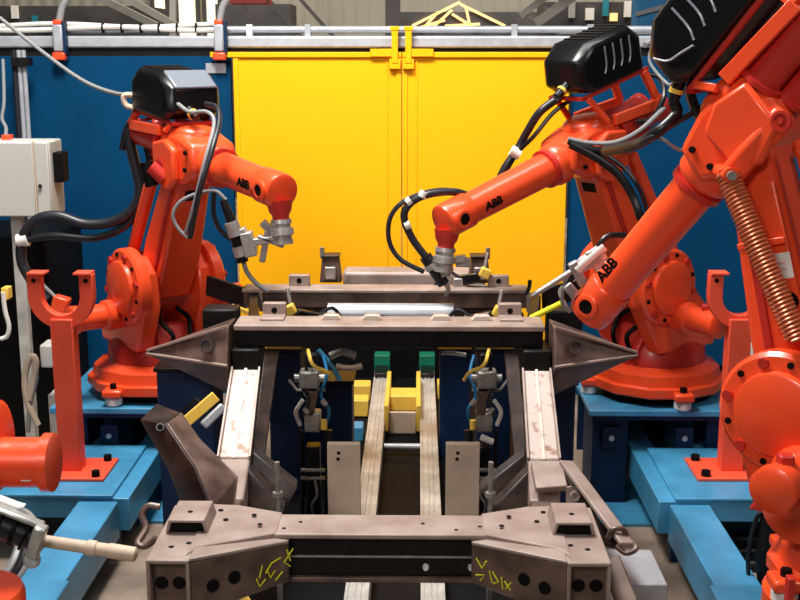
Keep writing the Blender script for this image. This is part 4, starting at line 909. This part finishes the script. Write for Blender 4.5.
part('drum_pin', G().b2(at(792, 560, 3.70).x-0.012, at(792, 560, 3.70).x+0.012, 3.68, 3.72, 0.66, 0.80), 'orange_d', T, 0.003)
lg_ = part('drum_lug', G().b2(at(778, 590, 3.72).x-0.05, at(778, 590, 3.72).x+0.06, 3.64, 3.84, 0.37, 0.42), 'orange', T, 0.01)
part('bolt', G().cyl((at(771, 590, 3.72).x, 3.7, 0.42), (at(771, 590, 3.72).x, 3.7, 0.465), 0.028, seg=6), 'ink', lg_)
part('spring_link', G().beam(a_+Vector((0.02, 0.03, -0.01)), at(787, 112, r3['E'].y-0.2), 0.09, 0.05, (0, -1, 0)), 'orange', T, 0.02)
part('link_eye', G().lathe(at(782, 121, r3['E'].y-0.23), l, [(0, 0.035), (0.015, 0.035), (0.015, 0.024), (0.006, 0.022), (0.006, 0.012), (0.018, 0.010), (0.018, 0)], 24), 'orange_d', T)
part('cover_line', G().tube([r3['FQ'](0.03, 0.165, 0.38), r3['FQ'](0.0, 0.166, 0.33), r3['FQ'](-0.05, 0.166, 0.31), r3['FQ'](-0.10, 0.166, 0.29)], 0.004, 6), 'galv', T)
# torch and cables of the near right robot
q = wp(r3['W'].y)
gun = part('gun_bracket', G().beam(q(580, 268), q(606, 254), 0.04, 0.04).beam(q(572, 262), q(584, 285), 0.035, 0.04).beam(q(590, 250), q(600, 268), 0.03, 0.05).beam(q(566, 284), q(576, 296), 0.05, 0.04), 'alu', T, 0.006)
part('welding_torch', G().cyl(q(604, 246), q(576, 270), 0.022, 0.024, seg=16), 'white', T)
part('torch_neck', G().cyl(q(574, 270), q(532, 296), 0.013, 0.011, seg=12), 'steel', T)
part('torch_hook', G().tube([q(530, 280), q(529, 288), q(526, 294)], 0.008, 6), 'darksteel', T)
part('hose', G().tube([q(600, 248, .05), q(580, 260, 0), q(566, 280, 0), q(562, 300, 0), q(570, 312, 0)], 0.009, 8), 'cableg', T)
part('hose', G().tube([q(625, 235, .05), q(605, 238, 0), q(590, 262, 0), q(572, 278, 0), q(565, 290, 0)], 0.012, 8), 'rubber', T)
part('hose', G().tube([q(606, 262, .05), q(590, 280, 0), q(578, 278, 0), q(560, 290, 0), q(566, 306, 0)], 0.007, 8), 'white', T)
q = wp(4.35)
part('hose', G().tube([r3['noz'], q(676, 114, 0), q(655, 134, 0), q(632, 146, .2), q(606, 151, .5)], 0.022, 10), 'rubber', T, label='black feeder hose slanting down left')
part('hose', G().tube([q(728, 100, -.1), q(706, 106), q(680, 120), q(650, 138), q(630, 146, .2)], 0.012, 8), 'hosegrey', T)
part('hose', G().tube([q(698, 84, -.1), q(690, 88), q(696, 110), q(712, 140), q(720, 160)], 0.018, 8), 'rubber', T)
part('hose', G().tube([q(650, 136, .1), q(664, 140), q(680, 150), q(700, 148)], 0.007, 8), 'cableg', T)
part('hose', G().tube([q(672, 40, .2), q(655, 44, .3), q(650, 62, .3), q(668, 84, .2), q(676, 78, .1), q(684, 64)], 0.006, 8), 'cableg', T)

# ---------- near left robot (mostly outside the frame)
r4 = robot('near orange welding robot at the left edge, only its motor and torch in view', (-1.93, 4.15), 0.37, 8, 1, None, None, None, -1,
           base_r=0.28, SEW=((0.10, 1.17), (-0.12, 2.02), (0.72, 1.62)), wrist_drop=False)
T = r4['t']
c = at(-2, 462, 4.05); e_ = at(58, 462, 4.05)
part('side_motor', G().lathe(c-Vector((0.1, 0, 0)), (1, 0, 0), [(0, 0.092), (0.12, 0.092), ((e_-c).x+0.045, 0.092), ((e_-c).x+0.05, 0.108), ((e_-c).x+0.085, 0.108), ((e_-c).x+0.09, 0.09), ((e_-c).x+0.09, 0)], 32), 'orange', T)
part('side_disc', G().lathe(at(-26, 446, 4.05), (1, 0, 0), [(0, 0.15), (0.05, 0.17), (0.09, 0.17), (0.10, 0.15), (0.10, 0)], 32), 'orange', T)
part('rating_plate', G().b2(at(20, 478, 3.96).x, at(30, 478, 3.96).x, 3.966, 3.97, at(20, 482, 3.96).z, at(20, 472, 3.96).z), 'label', T)
part('pedestal_drum', G().lathe((at(-32, 560, 3.9).x, 3.9, 0.37), (0, 0, 1), [(0, 0.19), (0.24, 0.19), (0.26, 0.18), (0.26, 0.12)], 32), 'orange', T)
lg_ = part('drum_lug', G().b2(at(20, 590, 3.72).x-0.07, at(20, 590, 3.72).x+0.05, 3.64, 3.84, 0.37, 0.42), 'orange', T, 0.01)
part('bolt', G().cyl((at(22, 590, 3.72).x, 3.72, 0.42), (at(22, 590, 3.72).x, 3.72, 0.465), 0.026, seg=6), 'ink', lg_)
q = wp(3.55)
tb = part('welding_torch', G().cyl(q(-60, 500), q(40, 540), 0.055, 0.042, seg=24), 'rubber', T)
for a_, b_ in (((0, 522), (3, 523)), ((14, 529), (17, 530)), ((26, 534), (28, 535))): part('torch_band', G().cyl(q(*a_), q(*b_), 0.056, 0.055, seg=24), 'ink', tb)
part('torch_clamp', G().beam(q(42, 526, -.05), q(32, 556, -.05), 0.05, 0.04).beam(q(-10, 505, -.02), q(44, 526, -.02), 0.04, 0.02).cyl(q(32, 560, -.06), q(32, 560, .02), 0.028, seg=16), 'alu', T, 0.008)
part('torch_tube', G().lathe(q(44, 541), q(146, 556)-q(44, 541), [(0, 0.020), (0.14, 0.021), (0.145, 0.026), (0.17, 0.026), (0.175, 0.022), (0.21, 0.022), (0.215, 0.025), (0.30, 0.024), (0.305, 0.018), (0.31, 0)], 20), 'beige', T, label='cream ribbed torch tube')
part('white_guard', G().prism([q(-5, 498), q(16, 506), q(24, 508), q(10, 515), q(-5, 510)], (0, 0.04, 0)), 'white', T, 0.006)
part('torch_arm', G().cyl(r4['W'], q(-60, 500), 0.05, 0.05, seg=20), 'orange_d', T)

# ============================================================ LEFT CABINET CORNER
c0 = at(0, 142, 6.9); c1 = at(51, 218, 6.9)
t = thing('junction_box', ((c0.x+c1.x)/2-0.1, 7.0, c1.z), 'pale grey junction box on a post at the left edge', 'cabinet')
cb = part('cabinet_body', G().b2(c0.x-0.35, c1.x, 6.95, 7.2, c1.z, c0.z), 'cabinet', t, 0.01)
dr = part('cabinet_door', G().b2(c0.x-0.33, at(33, 180, 6.9).x, 6.925, 6.948, c1.z+0.005, c0.z-0.005), 'cabinet', t, 0.006)
part('side_door', G().b2(at(34.5, 180, 6.9).x, c1.x-0.004, 6.925, 6.948, c1.z+0.005, c0.z-0.005), 'cabinet', t, 0.006)
part('lock', G().cyl(at(40, 186, 6.92), at(40, 186, 6.91), 0.012, seg=12), 'darksteel', t)
part('edge_strip', G().b2(at(33, 180, 6.9).x, at(34.5, 180, 6.9).x, 6.922, 6.948, c1.z, c0.z), 'beige', t)
part('switch_box', G().b2(c1.x, c1.x+0.06, 7.0, 7.12, c0.z-0.25, c0.z-0.07), 'ink', t, 0.006)
pa = at(9, 218, 7.0); pb = at(20, 218, 7.0)
part('cabinet_post', G().b2(pa.x, pb.x, 7.02, 7.08, 0, c1.z), 'railm', t, 0.004)
part('dark_cabinet', G().b2(at(-60, 240, 7.4).x, at(46, 240, 7.4).x, 7.4, 8.2, 0, at(10, 238, 7.4).z), 'ink', bevel=0.01, label='dark equipment cabinet behind the left junction box post', cat='cabinet')
t = thing('conduit_rack', (at(8, 100, 7.9).x, 8.0, 0), 'grey conduits rising beside the blue wall at the left edge', 'conduit')
for k, (px, r_) in enumerate(((2, 0.02), (7, 0.016), (12, 0.016))):
    x = at(px, 100, 8.0).x; part('conduit', G().cyl((x, 8.3, 0), (x, 8.3, 2.55), r_, seg=12), 'galv' if k else 'hosegrey', t)
part('conduit_clamp', G().b2(at(-2, 60, 8).x, at(16, 60, 8).x, 8.25, 8.35, 2.44, 2.5), 'darksteel', t)
part('orange_gland', G().b2(at(4, 138, 7.1).x, at(12, 138, 7.1).x, 7.05, 7.13, c0.z, c0.z+0.03), 'orange', bevel=0.004, label='small orange cable gland on top of the grey junction box', cat='gland')
q = wp(7.2)
cable('supply_cable', [q(5, 139, -.1), q(6, 128, 0), q(2, 118, .1), q(4, 100, .5), q(3, 60, .9)], 0.011, 'cableg', 'pale cable leaving the orange gland upwards')
q = wp(6.7)
cable('hanging_cable', [q(3, 292), q(5, 310), q(9, 326), q(7, 336), q(1, 339)], 0.014, 'white', 'white cable hooked at the left edge below the junction box')
part('wall_connector', G().b2(q(1, 295).x, q(8, 295).x, 6.7, 6.78, q(0, 300).z, q(0, 288).z), 'gold' if False else 'yel2', bevel=0.006, label='small orange-yellow plug at the left edge', cat='plug')
cable('looped_hose', [q(38, 425), q(27, 400), q(25, 375), q(31, 357), q(36, 362), q(33, 385), q(30, 400)], 0.020, 'beige', 'beige looped hose hanging left of the left cradle post')
cable('looped_hose', [q(28, 432), q(30, 405), q(36, 380), q(35, 362)], 0.014, 'cableg', 'thin grey hose hanging beside the beige loop')
part('white_canister', G().b2(q(40, 360).x, q(56, 360).x, 6.7, 6.85, q(0, 368).z, q(0, 345).z), 'white', bevel=0.012, label='small white box behind the left cradle post', cat='box')
t = thing('canister_stand', at(757, 360, 6.42)*1.0, 'small white box on a slim stand behind the right cradle post', 'box')
xx = at(757, 360, 6.42).x
part('stand_pole', G().b2(xx-0.015, xx+0.015, 6.43, 6.46, 0.0, at(0, 372, 6.4).z), 'darksteel', t)
part('canister_body', G().b2(at(750, 360, 6.4).x, at(764, 360, 6.4).x, 6.4, 6.5, at(0, 372, 6.4).z, at(0, 342, 6.4).z), 'white', t, 0.012)
part('pale_bin', G().b2(at(50, 430, 6.9).x, at(60, 430, 6.9).x, 6.9, 7.1, 0, at(50, 395, 6.9).z), 'white', bevel=0.006, label='narrow pale panel standing behind the left cradle post', cat='panel')
part('yellow_cable_run', G().tube([at(742, 449, 5.9), at(755, 452, 5.85), at(768, 460, 5.8)], 0.012, 8), 'yel2', label='short yellow cable beside the right cradle post base', cat='cable')
# coils of white hose on the floor left
t = thing('hose_coil', (-1.96, 5.0, 0), 'pale hose coil on the floor under the left platform', 'hose')
for k in range(3):
    c = Vector((-1.96, 5.0, 0)); rr = 0.20-0.04*k
    part('coil_turn', G().tube([c+Vector((rr*math.cos(2*PI*i/20), 0.15*math.sin(2*PI*i/20), 0.25+rr*0.9*math.sin(2*PI*i/20+0.4))) for i in range(21)], 0.022, 8), 'cableg' if k != 1 else 'rubber', t)
# cables under the right platform
for k, (pts, r_, m, lab) in enumerate((
    ([(768, 512), (762, 560), (770, 605)], 0.03, 'darksteel', 'dark upright pipe left of the near right robot pedestal'),
    ([(768, 508), (756, 520), (748, 560), (752, 600)], 0.010, 'rubber', 'black cable looping beside the dark upright pipe'))):
    part('floor_cable' if r_ < 0.02 else 'upright_pipe', G().tube([at(p[0], p[1], 4.7) for p in pts], r_, 8), m, label=lab, cat='cable')
for k in range(4):
    z0 = 0.005; a = az(716+14*k, 535+12*k, 0); 
    part('floor_duct', G().b2(1.45, 2.6, a.y-0.02, a.y+0.02, 0, 0.03), 'darksteel', label='thin dark duct across the floor under the right platform, %s' % ['farthest of four', 'second farthest of four', 'second nearest of four', 'nearest of four'][k], cat='duct')
